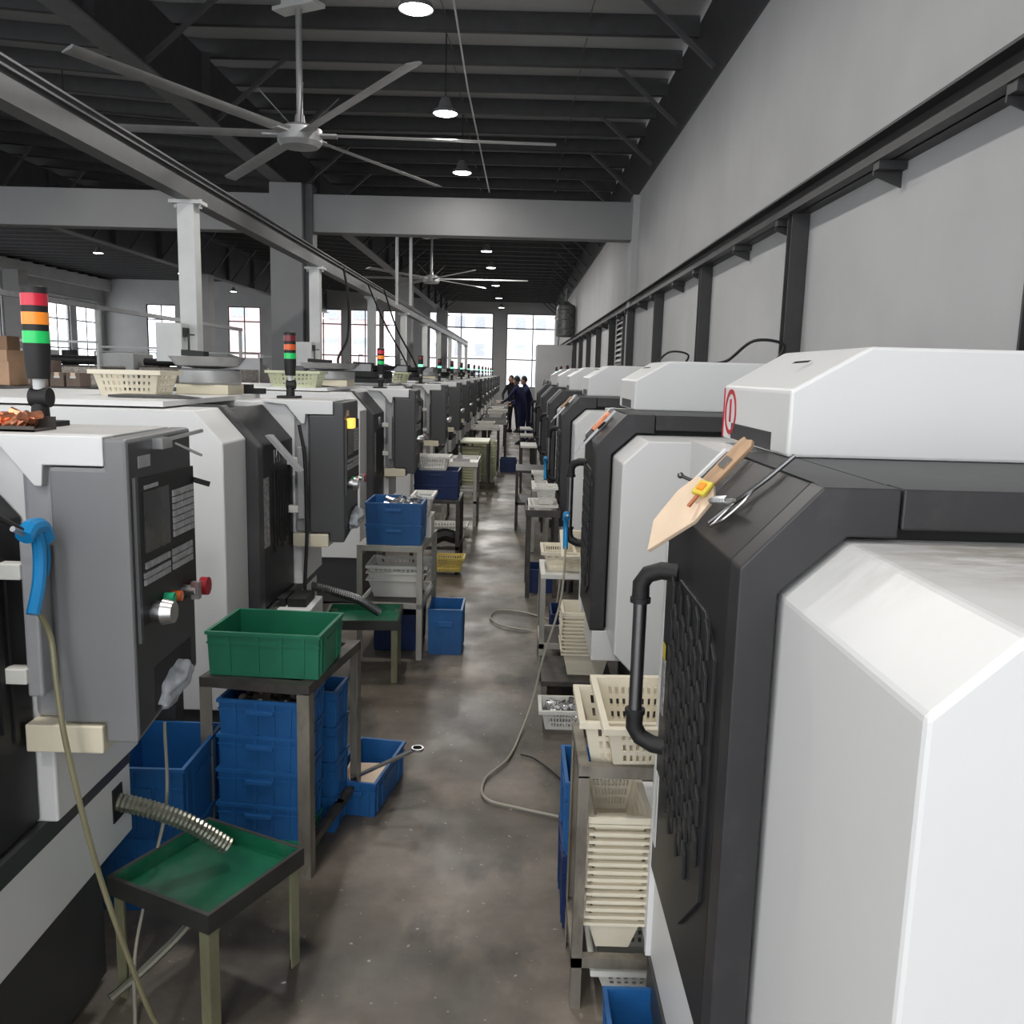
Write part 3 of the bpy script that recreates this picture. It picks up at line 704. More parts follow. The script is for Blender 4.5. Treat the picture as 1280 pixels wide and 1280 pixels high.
for i, y in enumerate(YR[1:], 1):
    xr = XR - 0.006 * (y - 1.5)
    if i == 1: t = protoR2; t.location = (xr, y, 0); t['label'] = LABR[1]
    else: t = dup(protoR2, (xr, y, 0), None, LABR.get(i, 'black-doored white lathe farther along the wall beyond the brass-tool lathe'))
    if i > 2: t['group'] = 'lathes farther along the wall'
    lathesR.append(t)
for y in (19.0, 21.7, 24.4):
    t = dup(protoL, (0.95, y, 0), PI, 'charcoal and white lathe facing the aisle beyond the black-doored lathes', 'lathes facing the aisle at the far end')
    relens(t, 'darkred', 'blackm', 'greenlit')
# red circled sign on the first hood
hd0 = [c for c in protoR.children if c.name.startswith('hood')][0]
ring = MB()
nn = 28
vs = []; 
for r in (0.055, 0.068):
    for xx in (0.243, 0.2455):
        vs += [(xx, 1.16 + r * math.cos(2 * PI * i / nn), 1.70 + r * math.sin(2 * PI * i / nn)) for i in range(nn)]
fs = []
for i in range(nn):
    j = (i + 1) % nn
    fs += [(i, j, 2 * nn + j, 2 * nn + i), (nn + i, nn + j, 3 * nn + j, 3 * nn + i), (i, j, nn + j, nn + i), (2 * nn + i, 2 * nn + j, 3 * nn + j, 3 * nn + i)]
ring.add(vs, fs).build('sign_ring', 'signred', hd0)
lettering('1', 0.1, 'signred', hd0, (0.2435, 1.16, 1.70), (PI / 2, 0, -PI / 2))
MB().box(0.243, 0.2455, 1.24, 1.25, 1.62, 1.77).build('sign_edge', 'signred', hd0)
for k in range(3): MB().box(0.95 + 0.025 * k, 0.965 + 0.025 * k, 0.35, 0.4, 1.617, 1.623).build('hinge_leaf', 'blackm', protoR)
# ================================================================== CRATES, BASKETS, TABLES
CR = {}
def crate(loc, size, color, label, rz=0.0, group=None):
    """open plastic crate: ribbed tapered body, rim, two handle lugs; size = (x, y, z), loc = centre of the bottom"""
    key = (size, color)
    if key in CR:
        return dup(CR[key], loc, rz, label, group)
    L, W, H = size; t = thing(('blue_crate' if color in ('blue', 'navy') else color + '_crate'), label, 'crate', loc, rz, group)
    T = 0.972; th = 0.006
    def ring(l, w, z): return [(-l / 2, -w / 2, z), (l / 2, -w / 2, z), (l / 2, w / 2, z), (-l / 2, w / 2, z)]
    vs = ring(L * T, W * T, 0) + ring(L, W, H) + ring(L - 2 * th, W - 2 * th, H) + ring(L * T - 2 * th, W * T - 2 * th, th)
    fs = [(3, 2, 1, 0)]
    for a, b in ((0, 4), (4, 8), (8, 12)):
        fs += [(a + i, a + (i + 1) % 4, b + (i + 1) % 4, b + i) for i in range(4)]
    fs.append((12, 13, 14, 15))
    b = MB().add(vs, fs)
    def edge(l0, w0, l1, w1, z0, z1, ax, u, r=0.012):
        if ax == 'x':
            for sy in (-1, 1): b.bar((u * l0 / 2, sy * w0 / 2, z0), (u * l1 / 2, sy * w1 / 2, z1), 0.008, r)
        else:
            for sx in (-1, 1): b.bar((sx * l0 / 2, u * w0 / 2, z0), (sx * l1 / 2, u * w1 / 2, z1), 0.008, r)
    for u in (-0.62, -0.1, 0.32, 0.72): edge(L * T, W * T, L, W, 0.01, H - 0.01, 'x', u)
    for u in (-0.85, -0.55, 0.55, 0.85): edge(L * T, W * T, L, W, 0.01, H - 0.01, 'y', u)
    b.build('body', color, t)
    r = MB()
    for z, h, e in ((H - 0.012, 0.012, 0.006), (H * 0.72, 0.005, 0.003)):
        k = T + (1 - T) * z / H
        for sx in (-1, 1): r.box(sx * L * k / 2 - 0.004, sx * L * k / 2 + 0.004, -W * k / 2 - e, W * k / 2 + e, z, z + h) if e < 0.005 else r.box(min(sx * L / 2, sx * (L / 2 + e)), max(sx * L / 2, sx * (L / 2 + e)), -W / 2 - e, W / 2 + e, z, z + h)
        for sy in (-1, 1): r.box(-L * k / 2 - e, L * k / 2 + e, sy * W * k / 2 - 0.004, sy * W * k / 2 + 0.004, z, z + h) if e < 0.005 else r.box(-L / 2, L / 2, min(sy * W / 2, sy * (W / 2 + e)), max(sy * W / 2, sy * (W / 2 + e)), z, z + h)
    r.build('rim', color, t)
    for sy in (-1, 1):
        if color == 'green' and L > 0.35: break
        k = (T + (1 - T) * 0.6) * W / 2
        MB().box(-0.05, 0.05, min(sy * k, sy * (W / 2 + 0.012)), max(sy * k, sy * (W / 2 + 0.012)), H * 0.62, H * 0.74).build('handle', color, t, bevel=0.002)
    CR[key] = t
    return t

BK = {}
def slot_wall(b, A, B_, C_, D, nu, nv, mu=0.5, mv=0.62, e=0.08):
    """quad A-B (bottom) D-C (top) with nu x nv slots cut out"""
    A, B_, C_, D = map(Vector, (A, B_, C_, D))
    us = [0.0, e]; w = (1 - 2 * e) / nu
    for i in range(nu): us += [e + i * w + w * (1 - mu) / 2, e + (i + 1) * w - w * (1 - mu) / 2]
    us += [1 - e, 1.0]; vs_ = [0.0, 0.12]; h = 0.76 / nv
    for j in range(nv): vs_ += [0.12 + j * h + h * (1 - mv) / 2, 0.12 + (j + 1) * h - h * (1 - mv) / 2]
    vs_ += [0.88, 1.0]
    def P(u, v): return (A * (1 - u) + B_ * u) * (1 - v) + (D * (1 - u) + C_ * u) * v
    n = len(us); pts = [P(u, v) for v in vs_ for u in us]; fs = []
    for j in range(len(vs_) - 1):
        for i in range(n - 1):
            hole = i >= 2 and (i % 2 == 0) and i <= 2 * nu and j >= 2 and (j % 2 == 0) and j <= 2 * nv
            if not hole: fs.append((j * n + i, j * n + i + 1, (j + 1) * n + i + 1, (j + 1) * n + i))
    b.add(pts, fs)
def basket(loc, size, color, label, rz=0.0, group=None, slots=(10, 3), taper=0.78, detail=True):
    key = (size, color, slots, detail)
    if key in BK: return dup(BK[key], loc, rz, label, group)
    L, W, H = size; t = thing('plastic_basket', label, 'basket', loc, rz, group)
    l0, w0 = L / 2 - (1 - taper) * W / 2, W / 2 * taper
    q0 = [(-l0, -w0, 0), (l0, -w0, 0), (l0, w0, 0), (-l0, w0, 0)]
    q1 = [(-L / 2, -W / 2, H), (L / 2, -W / 2, H), (L / 2, W / 2, H), (-L / 2, W / 2, H)]
    b = MB()
    for i in range(4):
        j = (i + 1) % 4
        if detail: slot_wall(b, q0[i], q0[j], q1[j], q1[i], slots[0] if i % 2 == 0 else max(3, int(slots[0] * W / L)), slots[1])
        else: b.add([q0[i], q0[j], q1[j], q1[i]], [(0, 1, 2, 3)])
    b.add(q0, [(0, 3, 2, 1)])
    b.build('body', color, t, solid=0.003)
    r = MB(); e = 0.014
    for s in (-1, 1):
        r.box(-L / 2 - e, L / 2 + e, min(s * W / 2, s * (W / 2 + e)), max(s * W / 2, s * (W / 2 + e)), H - 0.008, H + 0.001)
        r.box(min(s * L / 2, s * (L / 2 + e)), max(s * L / 2, s * (L / 2 + e)), -W / 2, W / 2, H - 0.008, H + 0.001)
        if not detail: continue
        r.box(-L / 2 - e, L / 2 + e, s * (W / 2 + e) - 0.002, s * (W / 2 + e) + 0.002, H - 0.018, H)
        r.box(s * (L / 2 + e) - 0.002, s * (L / 2 + e) + 0.002, -W / 2 - e, W / 2 + e, H - 0.018, H)
    r.build('rim', color, t)
    BK[key] = t
    return t
def stack_baskets(loc, size, n, step, color, label, group, rz=0.0):
    for k in range(n):
        basket((loc[0] + random.uniform(-.004, .004), loc[1] + random.uniform(-.004, .004), loc[2] + k * step), size, color, label, rz, group, detail=(k == 0 and step > 0.03) or k == n - 1)

def table(name, label, x0, x1, y0, y1, zt, legmat, topmat, top='tray', shelf=None, legw=0.035, rz=0.0, group=None, shelfmat=None, splay=0.0, topbar=None):
    cx, cy = (x0 + x1) / 2, (y0 + y1) / 2; hx, hy = (x1 - x0) / 2, (y1 - y0) / 2
    t = thing(name, label, 'table', (cx, cy, 0), rz, group)
    ang = 0.004
    for sx in (-1, 1):
        for sy in (-1, 1):
            b = MB()
            X, Y = sx * (hx - legw / 2), sy * (hy - legw / 2)
            a = X + sx * legw / 2; c = Y + sy * legw / 2
            # angle iron leg
            b.box(min(a, a - sx * ang), max(a, a - sx * ang), min(c, c - sy * legw), max(c, c - sy * legw), 0, zt - 0.03)
            b.box(min(a - sx * ang, a - sx * legw), max(a - sx * ang, a - sx * legw), min(c, c - sy * ang), max(c, c - sy * ang), 0, zt - 0.03)
            b.build('leg', legmat, t)
    def frame(z, h, m, nm):
        for sy in (-1, 1): MB().box(-hx, hx, sy * hy - (legw if sy > 0 else 0), sy * hy + (0 if sy > 0 else legw), z - h, z).build(nm, m, t)
        for sx in (-1, 1): MB().box(sx * hx - (legw if sx > 0 else 0), sx * hx + (0 if sx > 0 else legw), -hy + legw, hy - legw, z - h, z).build(nm, m, t)
    if top == 'frame':
        frame(zt, 0.035, topbar or legmat, 'top_rail')
    elif top == 'tray':
        e = 0.012
        MB().box(-hx - 0.003, hx + 0.003, -hy - 0.003, hy + 0.003, zt - 0.05, zt - 0.042).build('tray_floor', topmat, t)
        for sy in (-1, 1): MB().box(-hx - e, hx + e, sy * (hy + e / 2) - e / 2, sy * (hy + e / 2) + e / 2, zt - 0.055, zt).build('tray_wall', topbar or topmat, t)
        for sx in (-1, 1): MB().box(sx * (hx + e / 2) - e / 2, sx * (hx + e / 2) + e / 2, -hy, hy, zt - 0.055, zt).build('tray_wall', topbar or topmat, t)
    else:
        MB().box(-hx, hx, -hy, hy, zt - 0.03, zt).build('table_top', topmat, t, bevel=0.003)
    if shelf is not None:
        frame(shelf, 0.03, legmat, 'shelf_rail')
        if shelfmat: MB().box(-hx + legw, hx - legw, -hy + legw, hy - legw, shelf - 0.012, shelf - 0.002).build('shelf', shelfmat, t)
    return t
def flex_hose(pts, r, name, label, material='flex', cat='hose', pitch=0.011):
    path = smooth_path(pts, 10); L = sum((path[i + 1] - path[i]).length for i in range(len(path) - 1))
    n = max(8, int(L / (pitch / 2)))
    # resample evenly
    acc = [0.0]
    for i in range(len(path) - 1): acc.append(acc[-1] + (path[i + 1] - path[i]).length)
    out = []; j = 0
    for i in range(n + 1):
        s = L * i / n
        while j < len(acc) - 2 and acc[j + 1] < s: j += 1
        f = (s - acc[j]) / max(1e-6, acc[j + 1] - acc[j]); out.append(path[j].lerp(path[j + 1], f))
    return tag(MB().tube(out, r, 12, lambda i: r if i % 2 else r * 0.86).build(name, material, smooth=False), label, cat)
def hose(pts, r, label, material, name='air_hose', n=8):
    return tag(MB().tube(smooth_path(pts, 10), r, n).build(name, material, smooth=True), label, 'hose')
def pile(parent_loc, lx, ly, h, n, material, label, name, r=(0.008, 0.016), cat='parts'):
    b = MB()
    for _ in range(n):
        x, y = random.uniform(-lx / 2, lx / 2), random.uniform(-ly / 2, ly / 2)
        z = random.uniform(0, h); a, e = random.uniform(0, PI), random.uniform(-0.6, 0.6); l = random.uniform(1.5, 3.5) * r[1]
        d = Vector((math.cos(a) * math.cos(e), math.sin(a) * math.cos(e), math.sin(e))) * l
        q = random.uniform(*r)
        b.cyl(Vector((x, y, z + q)) - d / 2, Vector((x, y, z + q)) + d / 2, q, 7)
    o = b.build(name, material); o.location = parent_loc
    return tag(o, label, cat, kind='stuff')

# ---- rack by the first lathe, with crates
RZ = math.radians(-9)
table('steel_rack', 'dark angle-iron rack holding the open green crate on top', -1.05, -0.645, 2.91, 3.45, 0.72, 'rust', 'rust', top='frame', shelf=None, legw=0.045, rz=RZ, topbar='rustdark')
rk = bpy.data.objects['steel_rack']
MB().box(-0.2, 0.2, 0.05, 0.08, 0.10, 0.13).box(0.17, 0.2, -0.25, 0.26, 0.10, 0.13).build('shelf_rail', 'rustdark', rk)
MB().box(-0.17, 0.17, -0.24, 0.24, 0.690, 0.70).build('top_sheet', 'rustdark', rk)
crate((-0.855, 3.1, 0.722), (0.40, 0.3, 0.16), 'green', 'open green plastic crate on top of the dark steel rack', rz=math.radians(-4))
zz = 0.0
labs = ['green crate on the floor under four stacked blue crates', 'lowest blue crate in the stack inside the steel rack', 'second-lowest blue crate in the stack inside the steel rack',
        'third blue crate up in the stack inside the steel rack', 'top blue crate of the rack stack, filled with dark metal parts']
for i, lb in enumerate(labs):
    crate((-0.872 + 0.004 * i, 3.03, zz + 0.001), (0.30, 0.24, 0.136), 'green' if i == 0 else 'blue', lb, rz=RZ * 0.6); zz += 0.1285
pile((-0.855, 3.03, zz - 0.005 - 0.06), 0.2, 0.15, 0.045, 90, 'bolts', 'dark turned metal parts heaped in the top blue crate', 'metal_parts')
zz = 0.0
for i in range(4):
    crate((-0.80, 3.30, zz + 0.001), (0.28, 0.17, 0.15), 'blue', 'blue crate in the rear stack inside the steel rack', rz=RZ * 0.6, group='rear stack of blue crates in the rack'); zz += 0.143
crate((-0.60, 3.55, 0.001), (0.2, 0.42, 0.15), 'blue', 'blue crate holding a card box and a long wrench beside the rack', rz=RZ)
tag(MB().box(-0.07, 0.07, -0.1, 0.1, 0, 0.09).box(-0.075, -0.068, -0.1, 0.1, 0.09, 0.13).build('carton', 'palewood'), 'pale open carton inside the blue crate by the rack', 'box').location = (-0.6, 3.52, 0.012)
wr_ = thing('wrench', 'long steel spanner sticking out of the blue crate by the rack', 'wrench', (-0.62, 3.4, 0.14), 0.45)
MB().bar((-0.02, 0, 0), (0.24, 0, 0.075), 0.02, 0.009).build('shaft', 'steel', wr_)
MB().lathe([(0.02, -0.006), (0.026, -0.006), (0.026, 0.006), (0.02, 0.006), (0.02, -0.006)], 16).build('ring_end', 'steel', wr_).location = (0.262, 0, 0.08)
# crates between first lathe and rack
crate((-1.2, 2.86, 0.001), (0.30, 0.38, 0.26), 'blue', 'deep blue crate on the floor under another beside the first lathe')
crate((-1.2, 2.86, 0.248), (0.30, 0.38, 0.26), 'blue', 'empty deep blue crate stacked on another beside the first lathe')
g = thing('pressure_gauge', 'small round pressure gauge on a dark block behind the blue crates', 'gauge', (-1.33, 3.08, 0.0))
MB().box(-0.12, 0.1, 0, 0.08, 0, 0.62).build('block', 'charcoal', g)
MB().cyl((0.02, -0.015, 0.565), (0.02, 0.0, 0.565), 0.032, 24).build('case', 'cream', g, True)
MB().cyl((0.02, -0.018, 0.565), (0.02, -0.014, 0.565), 0.026, 24).bar((0.005, -0.02, 0.55), (0.035, -0.02, 0.58), 0.003).build('dial', 'darktray', g)
# ---- green drip-tray tables with flexible drain pipes
def drip_table(loc, rz, label, sx=0.36, sy=0.36, h=0.375):
    t = table('drip_tray_table', label, loc[0] - sx / 2, loc[0] + sx / 2, loc[1] - sy / 2, loc[1] + sy / 2, h, 'oillegs', 'greentray', rz=rz, topbar='darktray')
    i = 0.003
    b = MB().box(-sx / 2, sx / 2, -sy / 2, -sy / 2 + i, h - 0.042, h - 0.002).box(-sx / 2, sx / 2, sy / 2 - i, sy / 2, h - 0.042, h - 0.002)
    b.box(-sx / 2, -sx / 2 + i, -sy / 2 + i, sy / 2 - i, h - 0.042, h - 0.002).box(sx / 2 - i, sx / 2, -sy / 2 + i, sy / 2 - i, h - 0.042, h - 0.002)
    b.build('tray_lining', 'greentray', t)
    return t
drip_table((-0.862, 2.36), math.radians(-26), 'green drip-tray table on oily angle legs under the first drain pipe')
flex_hose([(-1.16, 2.36, 0.56), (-1.04, 2.37, 0.53), (-0.93, 2.40, 0.47), (-0.83, 2.43, 0.385)], 0.027, 'drain_pipe', 'ribbed metal drain pipe from first lathe into the green tray', pitch=0.013)
hose([(-0.85, 2.42, 0.31), (-0.87, 2.40, 0.26), (-0.93, 2.35, 0.17), (-1.02, 2.28, 0.09), (-1.09, 2.2, 0.05)], 0.012, 'thin ribbed hose curving under the first green tray', 'flex', 'drain_hose')
drip_table((-0.88, 5.06), math.radians(4), 'green drip-tray table beside the white-legged crate table', 0.42, 0.36)
flex_hose([(-1.14, 4.78, 0.60), (-1.0, 4.83, 0.55), (-0.88, 4.9, 0.49), (-0.78, 4.98, 0.40)], 0.027, 'drain_pipe', 'ribbed dark drain pipe from second lathe into its green tray', 'dsteel', pitch=0.013)
# ---- crate table (second)
table('crate_table', 'worn pale steel table carrying two stacked blue crates', -0.955, -0.545, 5.32, 5.95, 0.725, 'palelegs', 'palelegs', top='frame', shelf=0.36, shelfmat='rustdark', rz=math.radians(-3))
tb2 = bpy.data.objects['crate_table']
MB().box(-0.18, 0.18, -0.29, 0.29, 0.7, 0.724).build('table_top', 'palelegs', tb2)
crate((-0.745, 5.52, 0.727), (0.34, 0.36, 0.13), 'blue', 'lower of two blue crates on the worn pale table')
crate((-0.745, 5.52, 0.850), (0.345, 0.362, 0.14), 'blue', 'upper of two blue crates on the worn pale table, holding bright parts')
pile((-0.7, 5.52, 0.93), 0.2, 0.25, 0.05, 50, 'parts', 'bright turned parts heaped in the upper blue crate', 'metal_parts')
basket((-0.60, 5.75, 0.86), (0.12, 0.26, 0.14), 'ivory2', 'white basket standing beside the two blue crates on the pale table')
tag(MB().box(-0.06, 0.06, -0.12, 0.12, 0, 0.135).build('carton', 'ivory2'), 'white carton under the basket beside the blue crates', 'box').location = (-0.60, 5.75, 0.725)
for k in range(3): basket((-0.74, 5.6, 0.362 + 0.045 * k), (0.36, 0.3, 0.12), 'ivory2', 'white basket nested on the lower shelf of the pale crate table', group='baskets on the pale table shelf', detail=(k == 2))
crate((-0.74, 5.66, 0.002), (0.3, 0.34, 0.24), 'navy', 'dark blue crate on the floor under the pale crate table')
crate((-0.425, 5.58, 0.001), (0.21, 0.30, 0.30), 'blue', 'tall blue crate standing on the floor by the pale table leg')
# ---- third table: dark
table('crate_table', 'dark steel table with two navy crates and a white basket', -0.96, -0.505, 7.95, 8.55, 0.63, 'rustdark', 'rustdark', top='plate', shelf=0.2)
crate((-0.73, 8.2, 0.632), (0.40, 0.36, 0.13), 'navy', 'lower navy crate on the dark steel table')
crate((-0.73, 8.2, 0.755), (0.405, 0.362, 0.14), 'navy', 'upper navy crate on the dark steel table')
basket((-0.77, 8.2, 0.89), (0.30, 0.26, 0.13), 'ivory2', 'white basket on top of the navy crates')
basket((-0.58, 7.75, 0.03), (0.26, 0.2, 0.13), 'yellowish', 'yellow slotted basket on the floor in front of the dark table')
tag(MB().tube(smooth_path([(-0.75, 8.0, 0.26), (-0.65, 8.02, 0.3), (-0.55, 8.05, 0.27), (-0.6, 8.2, 0.25)]), 0.06, 8).build('black_bag', 'blackm', smooth=True), 'crumpled black bag on the dark table shelf', 'bag')
basket((-0.72, 9.45, 0.0), (0.40, 0.3, 0.16), 'ivory2', 'pale basket on the floor between the dark table and the white table')
# ---- fourth: white top
table('work_table', 'white-topped steel table with a flat tray beyond the navy crates', -0.86, -0.455, 10.2, 11.0, 0.76, 'palelegs', 'ivory2', top='tray', shelf=0.3)
tag(MB().box(-0.1, 0.1, -0.06, 0.06, 0, 0.05).prism([(-0.06, 0.05), (0.02, 0.05), (-0.02, 0.12)], -0.04, 0.04).build('parts_tray', 'grey'), 'small grey parts tray lying on the white-topped table', 'tray').location = (-0.66, 10.6, 0.718)
basket((-0.62, 10.6, 0.304), (0.24, 0.3, 0.1), 'ivory2', 'small white basket on the shelf of the white-topped table')
# ---- fifth: yellowish with tall basket stacks
table('work_table', 'cream-topped rusty table in front of tall basket stacks', -0.86, -0.42, 13.4, 14.2, 0.75, 'rustdark', 'limey', top='plate')
stack_baskets((-0.52, 14.55, 0.0), (0.36, 0.3, 0.14), 14, 0.042, 'limey', 'pale green basket in the tall nested stack by the cream table', 'nested pale green baskets')
stack_baskets((-0.72, 13.7, 0.0), (0.32, 0.3, 0.14), 13, 0.042, 'limey', 'pale green basket nested under the cream-topped table', 'nested baskets under the cream table')
k = 0
for (y, x1, m) in ((16.2, -0.33, 'ivory2'), (18.0, -0.22, 'palelegs'), (19.8, -0.25, 'grey'), (21.6, -0.3, 'palelegs'), (23.6, -0.28, 'ivory2'), (26.0, -0.3, 'grey'), (29.0, -0.3, 'palelegs')):
    table('work_table', 'small grey-topped table in the far line beside the lathes', x1 - 0.5, x1, y, y + 0.8, 0.8, 'rustdark', m, top='tray', group='far line of small tables')
    if k % 2 == 0: basket((x1 - 0.25, y + 0.4, 0.76), (0.3, 0.26, 0.12), 'ivory2', 'white basket on a small table in the far line', group='baskets on the far line of tables')
    k += 1
crate((-0.14, 16.2, 0.001), (0.30, 0.4, 0.24), 'navy', 'navy crate standing alone on the aisle floor')

# ---- wall-side tables
table('work_table', 'tall narrow steel table holding two slotted ivory baskets', 0.195, 0.55, 2.275, 2.575, 0.74, 'rust', 'rust', top='frame', shelf=0.16, legw=0.03)
def rim_basket(loc, rz, label): return basket(loc, (0.34, 0.27, 0.15), 'ivory', label, rz, None, (14, 3))
o = rim_basket((0.38, 2.45, 0.705), 0.0, 'lower ivory slotted basket on the tall narrow table')
o = rim_basket((0.43, 2.41, 0.742), 0.0, 'upper ivory slotted basket tilted in the lower one'); o.rotation_euler = (0.16, 0, 0.05)
stack_baskets((0.318, 2.43, 0.162), (0.15, 0.26, 0.10), 15, 0.023, 'ivory', 'ivory tray in the tall nested stack under the narrow table', 'nested ivory trays under the narrow table')
crate((0.30, 2.78, 0.001), (0.22, 0.28, 0.26), 'navy', 'navy crate on the floor behind the narrow table, under another')
crate((0.30, 2.78, 0.255), (0.22, 0.28, 0.26), 'blue', 'blue crate stacked behind the narrow table')
basket((0.42, 2.44, 0.02), (0.3, 0.24, 0.08), 'ivory2', 'flat white basket on the floor under the narrow table')
crate((0.40, 2.02, 0.001), (0.24, 0.3, 0.15), 'blue', 'blue crate on the floor in front of the narrow table')
# second
table('work_table', 'pale steel table with ivory bins and nested basket stack below', 0.165, 0.52, 5.08, 5.50, 0.63, 'palelegs', 'ivory2', top='plate', shelf=0.2, shelfmat='rustdark', legw=0.03)
basket((0.27, 5.28, 0.632), (0.18, 0.28, 0.12), 'ivory', 'ivory bin standing on the pale steel table')
o = basket((0.385, 5.22, 0.68), (0.18, 0.28, 0.13), 'ivory', 'ivory bin tilted against the other on the pale steel table'); o.rotation_euler = (0.35, 0, 0)
stack_baskets((0.415, 4.80, 0.151), (0.25, 0.26, 0.13), 12, 0.021, 'ivory', 'ivory basket in the nested stack on the low bench', 'nested ivory baskets on the low bench')
table('low_bench', 'low dark steel bench carrying the nested ivory baskets', 0.17, 0.56, 4.58, 5.02, 0.15, 'rust', 'rustdark', top='plate', legw=0.03)
basket((0.285, 4.36, 0.0), (0.24, 0.2, 0.11), 'ivory2', 'white wire basket of bright parts on the floor by the low bench', slots=(12, 3))
pile((0.285, 4.36, 0.05), 0.18, 0.14, 0.05, 60, 'parts', 'bright metal parts heaped in the white floor basket', 'metal_parts')
crate((0.38, 5.75, 0.001), (0.24, 0.3, 0.24), 'navy', 'navy crate on the floor behind the pale steel table')
# third
table('work_table', 'dark-legged table with a white tray top and slotted basket', 0.10, 0.355, 6.95, 7.5, 0.72, 'rustdark', 'ivory2', top='tray', legw=0.035, topbar='rustdark')
basket((0.23, 7.22, 0.69), (0.21, 0.4, 0.06), 'ivory2', 'flat white tray basket on the dark-legged table')
basket((0.25, 7.15, 0.755), (0.16, 0.24, 0.14), 'ivory2', 'white slotted basket standing on the flat tray basket')
crate((0.23, 7.25, 0.001), (0.2, 0.3, 0.2), 'navy', 'navy crate on the floor under the dark-legged table')
table('work_table', 'white-topped table with a small basket behind the dark-legged table', 0.17, 0.345, 8.8, 9.5, 0.65, 'palelegs', 'ivory2', top='plate')
basket((0.255, 9.1, 0.652), (0.15, 0.24, 0.14), 'ivory2', 'small white basket on the white-topped wall-side table')
table('work_table', 'dark green steel table with a lower shelf standing in the aisle', 0.0, 0.335, 10.0, 10.7, 0.70, 'darktray', 'darktray', top='plate', shelf=0.33, shelfmat='darktray')
for (y, m) in ((13.2, 'ivory2'), (15.3, 'palelegs'), (17.3, 'ivory2')):
    table('work_table', 'small table with pale top beside the far wall-side lathes', 0.06, 0.31, y, y + 0.7, 0.72, 'darktray', m, top='plate', group='small tables by the far wall-side lathes')

# ================================================================== THINGS ON THE LATHES
XD = 1.65
def bowl_feeder(loc, m, label, r=0.2, group=None):
    t = thing('bowl_feeder', label, 'feeder', loc, 0, group)
    MB().box(-r * 0.85, r * 0.85, -r * 0.85, r * 0.85, 0, 0.05).build('stand', 'cream' if m != 'blackm' else 'blackm', t, bevel=0.004)
    MB().lathe([(r * 0.95, 0.05), (r, 0.06), (r, 0.12), (r * 0.92, 0.13), (0.001, 0.13)], 28).build('drive_unit', m, t, True)
    MB().lathe([(r * 0.5, 0.13), (r * 1.1, 0.145), (r * 1.3, 0.185), (r * 1.32, 0.19), (r * 1.28, 0.19), (r * 1.05, 0.155), (0.001, 0.15)], 28).build('bowl', m if m != 'fan' else 'fan', t, True)
    MB().box(r * 0.3, r * 1.75, -r * 0.3, r * 0.05, 0.13, 0.19).bar((r * 0.6, 0, 0.2), (r * 1.7, 0.1, 0.14), 0.02).build('chute', 'dsteel', t)
    MB().bar((-r * 0.7, 0, 0.19), (-r * 0.7, 0, 0.30), 0.008).bar((-r * 0.7, 0, 0.3), (-r * 0.5, 0, 0.3), 0.008).bar((-r, 0.05, 0.21), (r * 0.1, -0.1, 0.2), 0.03).build('sensor_arm', 'blackm', t)
    return t
basket((-1.78, 4.14, XD), (0.30, 0.24, 0.115), 'ivory', 'ivory slotted basket on the deck of the second lathe')
bowl_feeder((-1.6, 4.62, XD), 'fan', 'round steel bowl feeder beside the ivory basket', 0.155)
tag(MB().box(-0.05, 0.05, -0.04, 0.04, 0, 0.05).box(0.05, 0.12, -0.03, 0.03, 0, 0.03).build('sensor_box', 'blackm'), 'small black sensor box beside the steel bowl feeder', 'box').location = (-1.5, 4.83, XD)
basket((-1.68, 6.75, XD), (0.38, 0.26, 0.12), 'limey', 'pale yellow-green basket on the deck of the third lathe')
bowl_feeder((-1.6, 7.6, XD), 'fan', 'steel bowl feeder behind the pale yellow-green basket', 0.2)
bowl_feeder((-1.62, 9.9, XD), 'blackm', 'black bowl feeder on the fourth lathe', 0.22)
basket((-1.55, 10.7, XD), (0.46, 0.3, 0.12), 'limey', 'greenish basket on the fourth lathe beside the black feeder')
for i, y in enumerate(YPL[4:11]):
    bowl_feeder((-1.62, y + 0.05, XD), 'fan' if i % 2 else 'blackm', 'bowl feeder on a lathe deck farther down the long row', 0.2, 'bowl feeders on the far lathes')
# junction boxes on runway posts
for (y, lb) in ((8.02, 'grey junction box on the runway post behind the steel bowl feeder'), (13.0, 'grey junction box on the runway post behind the second signal tower')):
    t = thing('junction_box', lb, 'electrical box', (-3.1, y, 1.82))
    MB().box(-0.13, 0.1, -0.08, 0.1, 0, 0.34).build('box', 'post', t, bevel=0.004)
    MB().box(0.1, 0.125, -0.05, 0.05, 0.22, 0.3).build('switch', 'blackm', t)
# copper tray
tr = thing('parts_tray', 'shallow tray beside the first signal tower', 'tray', (-1.205, 2.06, 1.638))
MB().box(-0.08, 0.1, -0.05, 0.05, 0, 0.004).box(-0.08, 0.1, -0.05, -0.046, 0, 0.012).box(-0.08, 0.1, 0.046, 0.05, 0, 0.03).build('tray', 'rustdark', tr)
pile((-1.205, 2.06, 1.642), 0.14, 0.07, 0.022, 60, 'copper', 'shiny copper fittings heaped in the tray by the signal tower', 'copper_fittings', r=(0.006, 0.011))
